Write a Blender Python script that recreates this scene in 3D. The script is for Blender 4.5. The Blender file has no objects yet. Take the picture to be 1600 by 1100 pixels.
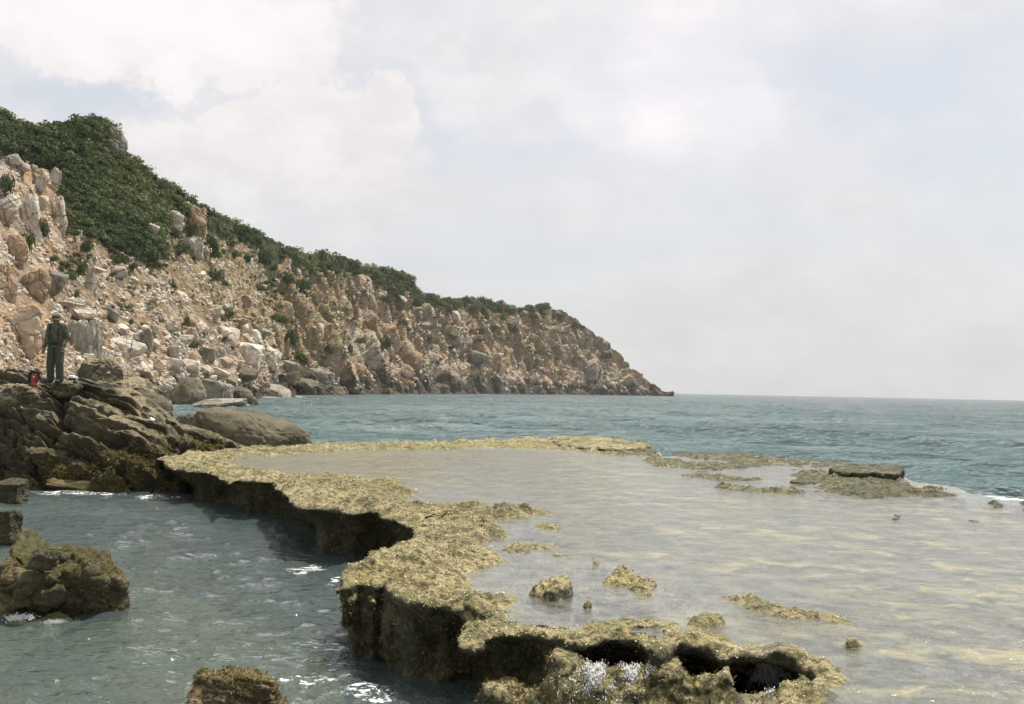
import bpy, bmesh, math, random, time
import numpy as np
from mathutils import Matrix, Vector
T0 = time.time()
RNG = np.random.default_rng(11)
random.seed(11)
scene = bpy.context.scene
COL = scene.collection
R = math.radians

# ------------------------------------------------------------------ camera, sky, sun, exposure
EYE = 2.3                      # eye height above the sea
FPX = 1570.0                   # focal length in photograph pixels (1600 wide)
PITCH, ROLL = R(2.15), R(1.146)
cam_data = bpy.data.cameras.new('camera')
cam = bpy.data.objects.new('camera', cam_data)
COL.objects.link(cam)
cam_data.sensor_width = 36.0
cam_data.lens = 36.0 * FPX / 1600.0
cam_data.clip_start = 0.1
cam_data.clip_end = 60000.0
MCAM = Matrix.Rotation(math.pi / 2 + PITCH, 4, 'X') @ Matrix.Rotation(ROLL, 4, 'Z')
cam.matrix_world = Matrix.Translation((0, 0, EYE)) @ MCAM
scene.camera = cam
CR = np.array(MCAM.to_3x3())

SUN_EL, SUN_AZ = R(64), R(46)         # azimuth measured from +Y (view) towards +X (right)
sun_dir = Vector((math.sin(SUN_AZ) * math.cos(SUN_EL), math.cos(SUN_AZ) * math.cos(SUN_EL), math.sin(SUN_EL)))
sl = bpy.data.lights.new('sun', 'SUN')
sl.energy = 5.0
sl.angle = R(0.6)
sl.color = (1.0, 0.94, 0.85)
sun = bpy.data.objects.new('sun', sl)
COL.objects.link(sun)
sun.rotation_euler = (-sun_dir).to_track_quat('-Z', 'Y').to_euler()
sun.location = (20, 10, 60)

scene.view_settings.view_transform = 'Standard'
scene.view_settings.look = 'None'
scene.view_settings.exposure = 0.27
scene.view_settings.gamma = 1.0
scene.view_settings.use_curve_mapping = False
scene.cycles.max_bounces = 8
scene.cycles.transparent_max_bounces = 12
scene.cycles.use_denoising = True


class NT:
    """tiny helper for building node trees"""
    def __init__(s, tree):
        s.t = tree
        tree.nodes.clear()

    def n(s, typ, props=None, **ins):
        nd = s.t.nodes.new(typ)
        for k, v in (props or {}).items():
            setattr(nd, k, v)
        for k, v in ins.items():
            key = int(k[1:]) if k[0] == 'i' and k[1:].isdigit() else k.replace('_', ' ')
            s.put(nd.inputs[key], v)
        return nd

    def put(s, inp, v):
        if isinstance(v, bpy.types.NodeSocket):
            s.t.links.new(v, inp)
        elif isinstance(v, (tuple, list)) and inp.type == 'RGBA' and len(v) == 3:
            inp.default_value = (*v, 1)
        else:
            inp.default_value = v

    def math(s, op, a, b=0.0, c=0.0, clamp=False):
        return s.n('ShaderNodeMath', {'operation': op, 'use_clamp': clamp}, i0=a, i1=b, i2=c).outputs[0]

    def vmath(s, op, a, b=(0, 0, 0), out=0):
        return s.n('ShaderNodeVectorMath', {'operation': op}, i0=a, i1=b).outputs[out]

    def mix(s, f, a, b):
        nd = s.t.nodes.new('ShaderNodeMix')
        nd.data_type = 'RGBA'
        s.put(nd.inputs[0], f)
        s.put(nd.inputs[6], a)
        s.put(nd.inputs[7], b)
        return nd.outputs[2]

    def step(s, x, lo, hi):
        nd = s.n('ShaderNodeMapRange', {'interpolation_type': 'SMOOTHSTEP'}, Value=x, From_Min=lo, From_Max=hi)
        return nd.outputs[0]

    def noise(s, vec, scale, detail=4.0, rough=0.55, dist=0.0, col=False):
        nd = s.n('ShaderNodeTexNoise', None, Vector=vec, Scale=scale, Detail=detail, Roughness=rough, Distortion=dist)
        return nd.outputs[1 if col else 0]

    def vor(s, vec, scale, feature='F1', out='Distance', rand=1.0):
        nd = s.n('ShaderNodeTexVoronoi', {'feature': feature}, Vector=vec, Scale=scale, Randomness=rand)
        return nd.outputs[out]

    def scale(s, vec, sc):
        return s.vmath('MULTIPLY', vec, sc)

    def bump(s, h, strength=0.5, dist=0.05, normal=None):
        nd = s.n('ShaderNodeBump', None, Strength=strength, Distance=dist, Height=h)
        if normal is not None:
            s.put(nd.inputs['Normal'], normal)
        return nd.outputs[0]


def ray(u, v):
    """world direction through photograph pixel (u, v), scaled so its forward (y) component is 1"""
    u = np.asarray(u, float); v = np.asarray(v, float)
    c = np.stack([(u - 800.0), -(v - 550.0), np.full_like(u + v, -FPX)], -1) if u.shape == v.shape else None
    if c is None:
        u, v = np.broadcast_arrays(u, v)
        c = np.stack([(u - 800.0), -(v - 550.0), np.full(u.shape, -FPX)], -1)
    d = c @ CR.T
    return d / d[..., 1:2]


def at(u, v, D):
    """world point at forward distance D seen through (u, v)"""
    p = ray(u, v) * np.asarray(D, float)[..., None]
    p[..., 2] += EYE
    return p


def on(u, v, z):
    """world point at height z seen through (u, v)"""
    d = ray(u, v)
    D = (z - EYE) / d[..., 2]
    return at(u, v, D)


def build_world():
    w = bpy.data.worlds.new('World')
    scene.world = w
    w.use_nodes = True
    g = NT(w.node_tree)
    co = g.n('ShaderNodeTexCoord').outputs['Generated']
    d = g.vmath('NORMALIZE', co)
    sky = g.n('ShaderNodeTexSky', {'sky_type': 'NISHITA', 'sun_disc': False, 'sun_elevation': SUN_EL, 'sun_rotation': SUN_AZ,
                                   'air_density': 1.0, 'dust_density': 2.5, 'ozone_density': 1.0})
    sep = g.n('ShaderNodeSeparateXYZ', None, Vector=d)
    z = g.math('MAXIMUM', sep.outputs[2], 0.0)
    zz = g.math('ADD', z, 0.16)
    cx = g.math('DIVIDE', sep.outputs[0], zz)
    cy = g.math('DIVIDE', sep.outputs[1], zz)
    pl = g.n('ShaderNodeCombineXYZ', None, X=cx, Y=cy, Z=0.0).outputs[0]
    # thin high cloud over everything
    n1 = g.noise(g.scale(pl, (0.8, 1.5, 1)), 1.1, 9.0, 0.55, 0.3)
    n2 = g.noise(g.scale(d, (1, 1, 2.4)), 5.5, 10.0, 0.57, 0.15)
    n3 = g.noise(g.scale(d, (1, 1, 1.6)), 14.0, 9.0, 0.6, 0.1)
    warp = g.noise(d, 3.5, 8.0, 0.6, 0.0, col=True)
    warp = g.vmath('SUBTRACT', warp, (0.5, 0.5, 0.5))
    fine = g.noise(d, 13.0, 9.0, 0.62, 0.0, col=True)
    fine = g.vmath('SUBTRACT', fine, (0.5, 0.5, 0.5))
    dw = g.vmath('ADD', d, g.vmath('MULTIPLY', warp, (0.22, 0.22, 0.16)))
    dw = g.vmath('ADD', dw, g.vmath('MULTIPLY', fine, (0.15, 0.15, 0.11)))

    def blob(u, v, rx, rz, soft, amt):
        c = ray(u, v); c = c / np.linalg.norm(c)
        q = g.vmath('SUBTRACT', dw, tuple(float(k) for k in c))
        q = g.vmath('MULTIPLY', q, (1 / rx, 1 / rx, 1 / rz))
        l = g.vmath('LENGTH', q, out=1)
        m = g.step(l, 1.0, 1.0 - soft)
        return g.math('MULTIPLY', m, amt)
    thin = g.step(n1, 0.30, 0.72)
    cov = g.math('MULTIPLY_ADD', thin, 0.50, 0.20)
    cov = g.math('ADD', cov, g.math('MULTIPLY', g.step(n2, 0.42, 0.68), 0.30))
    # banks of cumulus on the left, the bright patch near the sun
    banks = [(185, 30, .20, .060, .30, .85), (330, 55, .13, .040, .3, .6), (470, 205, .085, .045, .16, .75), (360, 240, .10, .038, .2, .7),
             (250, 235, .075, .040, .3, .5), (560, 190, .055, .042, .16, .62), (430, 150, .045, .028, .25, .5), (230, 180, .05, .02, .3, .35),
             (300, 290, .16, .050, .6, .5), (480, 290, .2, .05, .7, .4), (50, 215, .06, .03, .6, .4), (760, 150, .12, .035, .8, .35)]
    holes = [(130, 165, .12, .032, .7, .55), (380, 125, .055, .018, .8, .45), (690, 215, .07, .035, .8, .35),
             (1440, 130, .17, .05, .9, .45), (1560, 270, .14, .05, .9, .35), (1250, 90, .08, .05, 1, .2), (900, 210, .1, .03, 1, .25)]
    tot = cov
    for b in banks:
        tot = g.math('ADD', tot, blob(*b))
    for b in holes:
        tot = g.math('SUBTRACT', tot, blob(*b))
    lowz = g.step(z, 0.17, 0.0)
    tot = g.math('ADD', tot, g.math('MULTIPLY', lowz, 0.30))
    tot = g.n('ShaderNodeClamp', None, Value=tot, Min=0.0, Max=1.0).outputs[0]
    # cloud colour: grey-lilac near the horizon, warm white high up; slightly shaded by its own noise
    c_hi = (9.1, 8.75, 8.75)
    c_lo = (7.6, 7.55, 7.5)
    ccol = g.mix(g.step(z, 0.02, 0.30), c_lo, c_hi)
    shade = g.math('MULTIPLY_ADD', g.step(n3, .3, .7), 0.13, 0.935)
    ccol = g.vmath('MULTIPLY', ccol, g.n('ShaderNodeCombineXYZ', None, X=shade, Y=shade, Z=shade).outputs[0])
    glow = g.math('ADD', blob(1085, 90, .15, .13, 1.0, .9), blob(1060, 180, .20, .10, 1.0, .5))
    glow = g.math('ADD', glow, blob(200, 45, .26, .08, 1.0, .55))
    ccol = g.mix(g.math('MINIMUM', glow, 1.0), ccol, (11.2, 10.4, 10.5))
    blue = g.vmath('ADD', g.vmath('MULTIPLY', sky.outputs[0], (0.35, 0.35, 0.35)), (6.0, 6.1, 6.3))
    col = g.mix(tot, blue, ccol)
    below = g.step(sep.outputs[2], 0.0, -0.03)
    col = g.mix(below, col, (1.2, 1.6, 1.7))
    bg = g.n('ShaderNodeBackground', None, Color=col, Strength=0.0825)
    o = g.n('ShaderNodeOutputWorld')
    g.t.links.new(bg.outputs[0], o.inputs[0])


build_world()

# ------------------------------------------------------------------ numeric helpers
_T = RNG.random((64, 64, 64)).astype(np.float32) * 2 - 1
_J = RNG.random((32, 32, 32, 4)).astype(np.float32)


def vn(p):
    """smooth value noise, p (...,3), in -1..1"""
    p = np.asarray(p, np.float32)
    i = np.floor(p).astype(np.int32)
    f = p - i
    f = f * f * (3 - 2 * f)
    x0, y0, z0 = i[..., 0] & 63, i[..., 1] & 63, i[..., 2] & 63
    x1, y1, z1 = (x0 + 1) & 63, (y0 + 1) & 63, (z0 + 1) & 63
    fx, fy, fz = f[..., 0], f[..., 1], f[..., 2]
    a = _T[x0, y0, z0] * (1 - fx) + _T[x1, y0, z0] * fx
    b = _T[x0, y1, z0] * (1 - fx) + _T[x1, y1, z0] * fx
    c = _T[x0, y0, z1] * (1 - fx) + _T[x1, y0, z1] * fx
    d = _T[x0, y1, z1] * (1 - fx) + _T[x1, y1, z1] * fx
    a = a * (1 - fy) + b * fy
    c = c * (1 - fy) + d * fy
    return a * (1 - fz) + c * fz


def fbm(p, oct=4, gain=0.5, lac=2.03):
    p = np.asarray(p, np.float32)
    s = 0; a = 1.0; t = 0
    for k in range(oct):
        s = s + a * vn(p * lac ** k + 17.3 * k)
        t += a; a *= gain
    return s / t


def ridged(p, oct=4):
    s = 0; a = 1.0; t = 0
    for k in range(oct):
        s = s + a * (1 - np.abs(vn(np.asarray(p, np.float32) * 2.07 ** k + 9.1 * k)) * 2)
        t += a; a *= 0.5
    return s / t


def voro(p):
    """F1, F2, cell random value of a 3-D Voronoi pattern"""
    p = np.asarray(p, np.float32)
    i = np.floor(p).astype(np.int32); f = p - i
    F1 = np.full(p.shape[:-1], 9.0, np.float32); F2 = F1.copy(); ID = np.zeros_like(F1)
    for a in (-1, 0, 1):
        for b in (-1, 0, 1):
            for c in (-1, 0, 1):
                j = _J[(i[..., 0] + a) & 31, (i[..., 1] + b) & 31, (i[..., 2] + c) & 31]
                dx = a + j[..., 0] - f[..., 0]; dy = b + j[..., 1] - f[..., 1]; dz = c + j[..., 2] - f[..., 2]
                d = dx * dx + dy * dy + dz * dz
                m = d < F1
                F2 = np.where(m, F1, np.minimum(F2, d))
                ID = np.where(m, j[..., 3], ID)
                F1 = np.where(m, d, F1)
    return np.sqrt(F1), np.sqrt(F2), ID


def sstep(x, a, b):
    t = np.clip((x - a) / (b - a), 0, 1)
    return t * t * (3 - 2 * t)


def interp(x, pts):
    a = np.array(pts, float)
    return np.interp(x, a[:, 0], a[:, 1])


def sdf_poly(x, y, poly):
    """signed distance to a closed polygon, positive inside"""
    poly = np.asarray(poly, np.float32)
    x = x.astype(np.float32); y = y.astype(np.float32)
    d = np.full(x.shape, 1e9, np.float32); ins = np.zeros(x.shape, bool)
    n = len(poly)
    for k in range(n):
        ax, ay = poly[k]; bx, by = poly[(k + 1) % n]
        ex, ey = bx - ax, by - ay
        wx, wy = x - ax, y - ay
        t = np.clip((wx * ex + wy * ey) / (ex * ex + ey * ey + 1e-12), 0, 1)
        d = np.minimum(d, (wx - ex * t) ** 2 + (wy - ey * t) ** 2)
        c = (ay > y) != (by > y)
        if ey != 0:
            ins ^= c & (x < (ex * (y - ay) / ey + ax))
    d = np.sqrt(d)
    return np.where(ins, d, -d)


def px_poly(pts, z):
    a = np.array(pts, float)
    return on(a[:, 0], a[:, 1], z)[:, :2]


def mk(name, V, F, mat, parent=None, smooth=True, attrs=None, loc=None):
    """mesh object from numpy arrays; F is (n,3) or (n,4) or a list of both"""
    me = bpy.data.meshes.new(name)
    V = np.ascontiguousarray(V, np.float32)
    Fs = F if isinstance(F, list) else [F]
    Fs = [np.asarray(f, np.int32) for f in Fs if len(f)]
    me.vertices.add(len(V))
    me.vertices.foreach_set('co', V.ravel())
    tot = np.concatenate([np.full(len(f), f.shape[1], np.int32) for f in Fs])
    idx = np.concatenate([f.ravel() for f in Fs])
    me.loops.add(len(idx))
    me.loops.foreach_set('vertex_index', idx)
    me.polygons.add(len(tot))
    st = np.concatenate([[0], np.cumsum(tot)[:-1]]).astype(np.int32)
    me.polygons.foreach_set('loop_start', st)
    me.polygons.foreach_set('loop_total', tot)
    me.update(calc_edges=True)
    me.polygons.foreach_set('use_smooth', np.full(len(tot), bool(smooth)))
    for k, a in (attrs or {}).items():
        at_ = me.attributes.new(k, 'FLOAT', 'POINT')
        at_.data.foreach_set('value', np.ascontiguousarray(a, np.float32).ravel())
    me.validate()
    ob = bpy.data.objects.new(name, me)
    COL.objects.link(ob)
    if mat:
        me.materials.append(mat)
    if parent:
        ob.parent = parent
    if loc is not None:
        ob.location = loc
    return ob


def grid_faces(nr, nc, mask=None):
    i = np.arange(nr * nc).reshape(nr, nc)
    f = np.stack([i[:-1, :-1], i[:-1, 1:], i[1:, 1:], i[1:, :-1]], -1)
    if mask is not None:
        return f[mask]
    return f.reshape(-1, 4)


def compact(V, F, attrs=None):
    used = np.zeros(len(V), bool); used[F.ravel()] = True
    m = np.cumsum(used) - 1
    A = {k: a[used] for k, a in (attrs or {}).items()}
    return V[used], m[F], A


def tag(o, label=None, cat=None, group=None, kind=None):
    if label: o['label'] = label
    if cat: o['category'] = cat
    if group: o['group'] = group
    if kind: o['kind'] = kind
    return o


def surface_nets(f, X, Y, Z):
    """dual surface of f=0 on a warped grid (f<0 inside). X,Y,Z broadcastable to f."""
    s = f < 0
    n0, n1, n2 = f.shape
    c = np.zeros((n0 - 1, n1 - 1, n2 - 1), np.uint8)
    for a in (0, 1):
        for b in (0, 1):
            for k in (0, 1):
                c += s[a:n0 - 1 + a, b:n1 - 1 + b, k:n2 - 1 + k]
    act = (c > 0) & (c < 8)
    I, J, K = np.nonzero(act)
    vid = np.full(act.shape, -1, np.int32)
    vid[I, J, K] = np.arange(len(I))
    X = np.broadcast_to(X, f.shape); Y = np.broadcast_to(Y, f.shape); Z = np.broadcast_to(Z, f.shape)
    P = np.zeros((len(I), 3)); W = np.zeros(len(I))
    cr = [(0, 0, 0), (1, 0, 0), (0, 1, 0), (1, 1, 0), (0, 0, 1), (1, 0, 1), (0, 1, 1), (1, 1, 1)]
    ed = [(0, 1), (2, 3), (4, 5), (6, 7), (0, 2), (1, 3), (4, 6), (5, 7), (0, 4), (1, 5), (2, 6), (3, 7)]
    val = [f[I + a, J + b, K + k] for a, b, k in cr]
    pos = [np.stack([X[I + a, J + b, K + k], Y[I + a, J + b, K + k], Z[I + a, J + b, K + k]], -1) for a, b, k in cr]
    for a, b in ed:
        fa, fb = val[a], val[b]
        m = (fa < 0) != (fb < 0)
        t = np.where(m, fa / np.where(m, fa - fb, 1), 0)[:, None]
        P += np.where(m[:, None], pos[a] * (1 - t) + pos[b] * t, 0)
        W += m
    P /= W[:, None]
    Q = []
    for ax in range(3):
        sl0 = [slice(1, -1)] * 3; sl1 = [slice(1, -1)] * 3
        sl0[ax] = slice(0, f.shape[ax] - 1); sl1[ax] = slice(1, f.shape[ax])
        a, b = s[tuple(sl0)], s[tuple(sl1)]
        e = a != b
        i, j, k = np.nonzero(e)
        off = [1, 1, 1]; off[ax] = 0
        i, j, k = i + off[0], j + off[1], k + off[2]
        o1, o2 = [(1, 2), (2, 0), (0, 1)][ax]
        d1 = [0, 0, 0]; d2 = [0, 0, 0]; d1[o1] = 1; d2[o2] = 1
        v0 = vid[i - d1[0] - d2[0], j - d1[1] - d2[1], k - d1[2] - d2[2]]
        v1 = vid[i - d2[0], j - d2[1], k - d2[2]]
        v2 = vid[i, j, k]
        v3 = vid[i - d1[0], j - d1[1], k - d1[2]]
        q = np.stack([v0, v1, v2, v3], -1)
        inside_first = a[e]
        q = np.where(inside_first[:, None], q, q[:, ::-1])
        Q.append(q)
    Q = np.concatenate(Q)
    Q = Q[(Q >= 0).all(1)]
    return P, Q


def vnormals(V, F):
    n = np.zeros_like(V)
    a = V[F[:, 1]] - V[F[:, 0]]; b = V[F[:, 2]] - V[F[:, 0]]
    if F.shape[1] == 4:
        a = V[F[:, 2]] - V[F[:, 0]]; b = V[F[:, 3]] - V[F[:, 1]]
    fn = np.cross(a, b)
    for k in range(F.shape[1]):
        for c in range(3):
            n[:, c] += np.bincount(F[:, k], fn[:, c], len(V))
    return n / (np.linalg.norm(n, axis=1, keepdims=True) + 1e-12)


def ico(sub):
    bm = bmesh.new()
    bmesh.ops.create_icosphere(bm, subdivisions=sub, radius=1.0)
    V = np.array([v.co[:] for v in bm.verts]); F = np.array([[v.index for v in f.verts] for f in bm.faces])
    bm.free()
    return V, F


ICO = {k: ico(k) for k in (1, 2, 3, 4, 5, 6)}


def rock_shape(seed, sub=4, planes=13, p=14.0, rough=0.05, boxy=0.0, crack=0.0):
    """a rounded many-faced stone of about unit radius"""
    r = np.random.default_rng(seed)
    V, F = ICO[sub]
    V = V / np.linalg.norm(V, axis=1, keepdims=True)
    N = r.normal(size=(planes, 3)); N /= np.linalg.norm(N, axis=1, keepdims=True)
    d = 0.62 + 0.3 * r.random(planes)
    base = np.array([[1, 0, 0], [-1, 0, 0], [0, 1, 0], [0, -1, 0], [0, 0, 1], [0, 0, -1]], float)
    base += r.normal(size=base.shape) * 0.12
    base /= np.linalg.norm(base, axis=1, keepdims=True)
    N = np.vstack([N, base]); d = np.concatenate([d, np.full(6, 0.95 - 0.22 * boxy)])
    dot = np.maximum(V @ N.T, 0) / d
    rad = (dot ** p).sum(1) ** (-1 / p)
    q = V * rad[:, None]
    off = r.random(3) * 40
    rad = rad * (1 + rough * fbm(q * 2.2 + off, 4) * 1.6)
    if crack:
        a, b, _ = voro(q * 1.6 + off)
        rad -= crack * np.exp(-((b - a) / 0.07) ** 2)
    return V * rad[:, None], F

# ------------------------------------------------------------------ materials
def new_mat(name):
    m = bpy.data.materials.new(name)
    m.use_nodes = True
    return m, NT(m.node_tree)


def finish(g, sh, disp=None):
    o = g.n('ShaderNodeOutputMaterial')
    g.t.links.new(sh, o.inputs[0])


def principled(g, col, rough=0.8, normal=None, spec=0.3):
    p = g.n('ShaderNodeBsdfPrincipled', None, Base_Color=col, Roughness=rough)
    g.put(p.inputs['Specular IOR Level'], spec)
    if normal is not None:
        g.put(p.inputs['Normal'], normal)
    return p.outputs[0]


def geo(g):
    n = g.n('ShaderNodeNewGeometry')
    return n.outputs['Position'], n.outputs['Normal']


def boulder_mat(name, pale, tan, dark, sc=1.0, wet=None, bump=0.5, lichen=0.0, speck=0.25, crackw=0.022, crack_mix=0.28):
    """granite: pale and tan patches, dark joints, speckle; 'wet' = height below which dark tidal crust covers it"""
    m, g = new_mat(name)
    P, Nn = geo(g)
    info = g.n('ShaderNodeObjectInfo')
    rnd = info.outputs['Random']
    off = g.n('ShaderNodeCombineXYZ', None, X=g.math('MULTIPLY', rnd, 37.0), Y=rnd, Z=0.0).outputs[0]
    Q = g.vmath('ADD', P, off)
    big = g.noise(Q, 0.45 * sc, 5.0, 0.6, 0.6)
    med = g.noise(Q, 2.2 * sc, 6.0, 0.62)
    fine = g.noise(Q, 11.0 * sc, 4.0, 0.6)
    c = g.mix(g.step(big, 0.42, 0.60), pale, tan)
    c = g.mix(g.math('MULTIPLY', g.step(med, 0.52, 0.68), 0.55), c, dark)
    c = g.mix(g.math('MULTIPLY', g.step(fine, 0.56, 0.70), speck), c, dark)
    edge = g.vor(g.vmath('ADD', g.scale(Q, (1, 1, 0.7)), g.vmath('MULTIPLY', g.noise(Q, 0.8 * sc, 3.0, col=True), (0.9, 0.9, 0.9))), 0.55 * sc, 'DISTANCE_TO_EDGE')
    cr = g.step(edge, crackw, 0.0)
    c = g.mix(g.math('MULTIPLY', cr, crack_mix), c, dark)
    val = g.math('MULTIPLY_ADD', rnd, 0.45, 0.78)
    c = g.vmath('MULTIPLY', c, g.n('ShaderNodeCombineXYZ', None, X=val, Y=val, Z=val).outputs[0])
    if lichen:
        c = g.mix(g.math('MULTIPLY', g.step(g.noise(Q, 1.3 * sc, 5.0, 0.65), 0.55, 0.68), lichen), c, (0.13, 0.12, 0.035))
    rough = 0.85
    if wet is not None:
        z = g.n('ShaderNodeSeparateXYZ', None, Vector=P).outputs[2]
        zn = g.math('ADD', z, g.math('MULTIPLY', g.math('SUBTRACT', g.noise(P, 0.35 * sc, 5.0), 0.5), wet * 2.2))
        w = g.step(zn, wet * 1.25, wet * 0.75)
        c = g.mix(g.math('MULTIPLY', w, 0.9), c, (0.045, 0.043, 0.030))
        rough = g.math('MULTIPLY_ADD', w, -0.35, 0.85)
    h = g.math('ADD', g.math('MULTIPLY', med, 0.6), g.math('MULTIPLY', fine, 0.25))
    h = g.math('SUBTRACT', h, g.math('MULTIPLY', cr, 0.5))
    nb = g.bump(h, bump, 0.35 / sc)
    finish(g, principled(g, c, rough, nb, 0.25))
    return m


M = {}
M['granite'] = boulder_mat('granite_boulder', (0.58, 0.53, 0.45), (0.45, 0.345, 0.24), (0.14, 0.11, 0.08), 0.6, wet=2.2, speck=.5, bump=.9)
M['granite_orange'] = boulder_mat('orange_granite', (0.46, 0.36, 0.26), (0.36, 0.24, 0.145), (0.14, 0.10, 0.065), 0.7, lichen=0.25, speck=.6, bump=.9)
M['granite_grey'] = boulder_mat('grey_granite', (0.30, 0.28, 0.24), (0.20, 0.18, 0.13), (0.07, 0.065, 0.05), 0.7, lichen=0.3, speck=.5, bump=.8)
M['granite_dark'] = boulder_mat('wet_and_shaded_granite', (0.19, 0.165, 0.115), (0.10, 0.09, 0.06), (0.03, 0.028, 0.02), 0.6, lichen=0.5)  # for wet boulders, and shore rocks with their shade painted in
M['smooth'] = boulder_mat('smooth_brown_rock', (0.165, 0.145, 0.095), (0.105, 0.095, 0.06), (0.035, 0.032, 0.022), 2.2, lichen=0.35, bump=0.35, crackw=0.012)


def headland_mat():
    m, g = new_mat('headland_slope')
    P, Nn = geo(g)
    veg = g.n('ShaderNodeAttribute', {'attribute_name': 'veg'}).outputs['Fac']
    grass = g.n('ShaderNodeAttribute', {'attribute_name': 'grass'}).outputs['Fac']
    tide = g.n('ShaderNodeAttribute', {'attribute_name': 'tide'}).outputs['Fac']
    blk = g.n('ShaderNodeAttribute', {'attribute_name': 'block'}).outputs['Fac']
    crk = g.n('ShaderNodeAttribute', {'attribute_name': 'crack'}).outputs['Fac']
    big = g.noise(P, 0.035, 5.0, 0.6, 0.5)
    med = g.noise(P, 0.22, 7.0, 0.65)
    fine = g.noise(P, 1.0, 6.0, 0.65)
    c = g.mix(g.step(big, 0.46, 0.54), (0.53, 0.455, 0.35), (0.45, 0.30, 0.165))
    scr = g.n('ShaderNodeAttribute', {'attribute_name': 'scree'}).outputs['Fac']
    c = g.mix(g.math('MULTIPLY', scr, 0.8), c, g.mix(g.step(med, .42, .6), (0.27, 0.19, 0.115), (0.13, 0.10, 0.06)))
    c = g.mix(g.step(blk, 0.55, 0.95), c, (0.49, 0.42, 0.35))
    c = g.mix(g.math('MULTIPLY', g.step(blk, 0.35, 0.05), 0.6), c, (0.30, 0.19, 0.11))
    c = g.mix(g.math('MULTIPLY', g.step(med, 0.52, 0.66), 0.5), c, (0.16, 0.125, 0.085))
    c = g.mix(g.math('MULTIPLY', g.step(fine, 0.54, 0.68), 0.45), c, (0.14, 0.115, 0.08))
    # stony rubble: little Voronoi stones with dark gaps
    for s, a in ((0.55, 0.5), (1.3, 0.35)):
        e = g.vor(g.scale(P, (1, 1, 1.1)), s, 'DISTANCE_TO_EDGE')
        cc = g.vor(g.scale(P, (1, 1, 1.1)), s, 'F1', 'Color')
        rb = g.n('ShaderNodeSeparateColor', None, Color=cc).outputs[0]
        c = g.mix(g.math('MULTIPLY', g.step(e, 0.10, 0.0), a), c, (0.10, 0.08, 0.055))
        c = g.mix(g.math('MULTIPLY', g.step(rb, 0.7, 0.9), 0.35), c, (0.50, 0.44, 0.37))
    c = g.mix(g.math('MULTIPLY', crk, 0.6), c, (0.08, 0.07, 0.045))
    gn = g.math('ADD', grass, g.math('MULTIPLY', g.math('SUBTRACT', g.noise(P, 0.16, 6.0, 0.65), 0.5), 1.6))
    gm = g.step(gn, 0.42, 0.62)
    gcol = g.mix(g.step(g.noise(P, 0.5, 5.0, 0.6), 0.4, 0.62), (0.30, 0.205, 0.105), (0.13, 0.125, 0.055))
    stones = g.step(g.noise(P, 0.8, 5.0, 0.7), 0.56, 0.60)
    gcol = g.mix(stones, gcol, (0.40, 0.34, 0.26))
    c = g.mix(g.math('MULTIPLY', gm, 0.8), c, gcol)
    vn_ = g.math('ADD', veg, g.math('MULTIPLY', g.math('SUBTRACT', g.noise(P, 0.12, 5.0, 0.6), 0.5), 0.7))
    c = g.mix(g.step(vn_, 0.4, 0.6), c, g.mix(g.noise(P, 0.6, 4.0), (0.035, 0.055, 0.022), (0.09, 0.10, 0.045)))
    z = g.n('ShaderNodeSeparateXYZ', None, Vector=P).outputs[2]
    zz = g.math('DIVIDE', z, tide)
    zn = g.math('ADD', zz, g.math('MULTIPLY', g.math('SUBTRACT', g.noise(g.scale(P, (1, 1, .5)), 0.06, 6.0, 0.65), 0.5), 4.2))
    w = g.step(zn, 1.25, 0.75)
    c = g.mix(g.math('MULTIPLY', w, 0.9), c, (0.055, 0.05, 0.036))
    h = g.math('ADD', med, g.math('MULTIPLY', fine, 0.5))
    h = g.math('ADD', h, g.math('MULTIPLY', g.vor(g.scale(P, (1, 1, .8)), .45), -.5))
    nb = g.bump(h, 0.9, 1.6)
    finish(g, principled(g, c, 0.9, nb, 0.15))
    return m


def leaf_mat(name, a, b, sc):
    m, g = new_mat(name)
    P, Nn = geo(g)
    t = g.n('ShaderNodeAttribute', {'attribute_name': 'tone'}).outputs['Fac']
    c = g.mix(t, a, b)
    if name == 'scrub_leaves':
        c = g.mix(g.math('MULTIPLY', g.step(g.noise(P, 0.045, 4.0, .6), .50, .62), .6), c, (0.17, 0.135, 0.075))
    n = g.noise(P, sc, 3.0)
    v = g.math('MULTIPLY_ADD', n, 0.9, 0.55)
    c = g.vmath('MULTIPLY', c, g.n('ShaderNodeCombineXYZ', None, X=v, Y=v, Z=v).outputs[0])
    d = principled(g, c, 0.95, None, 0.05)
    tr = g.n('ShaderNodeBsdfTranslucent', None, Color=c).outputs[0]
    mx = g.n('ShaderNodeMixShader', None, Fac=0.2, i1=d, i2=tr).outputs[0]
    finish(g, mx)
    return m


M['leaf'] = leaf_mat('scrub_leaves', (0.034, 0.060, 0.024), (0.19, 0.215, 0.10), 0.5)


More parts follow.
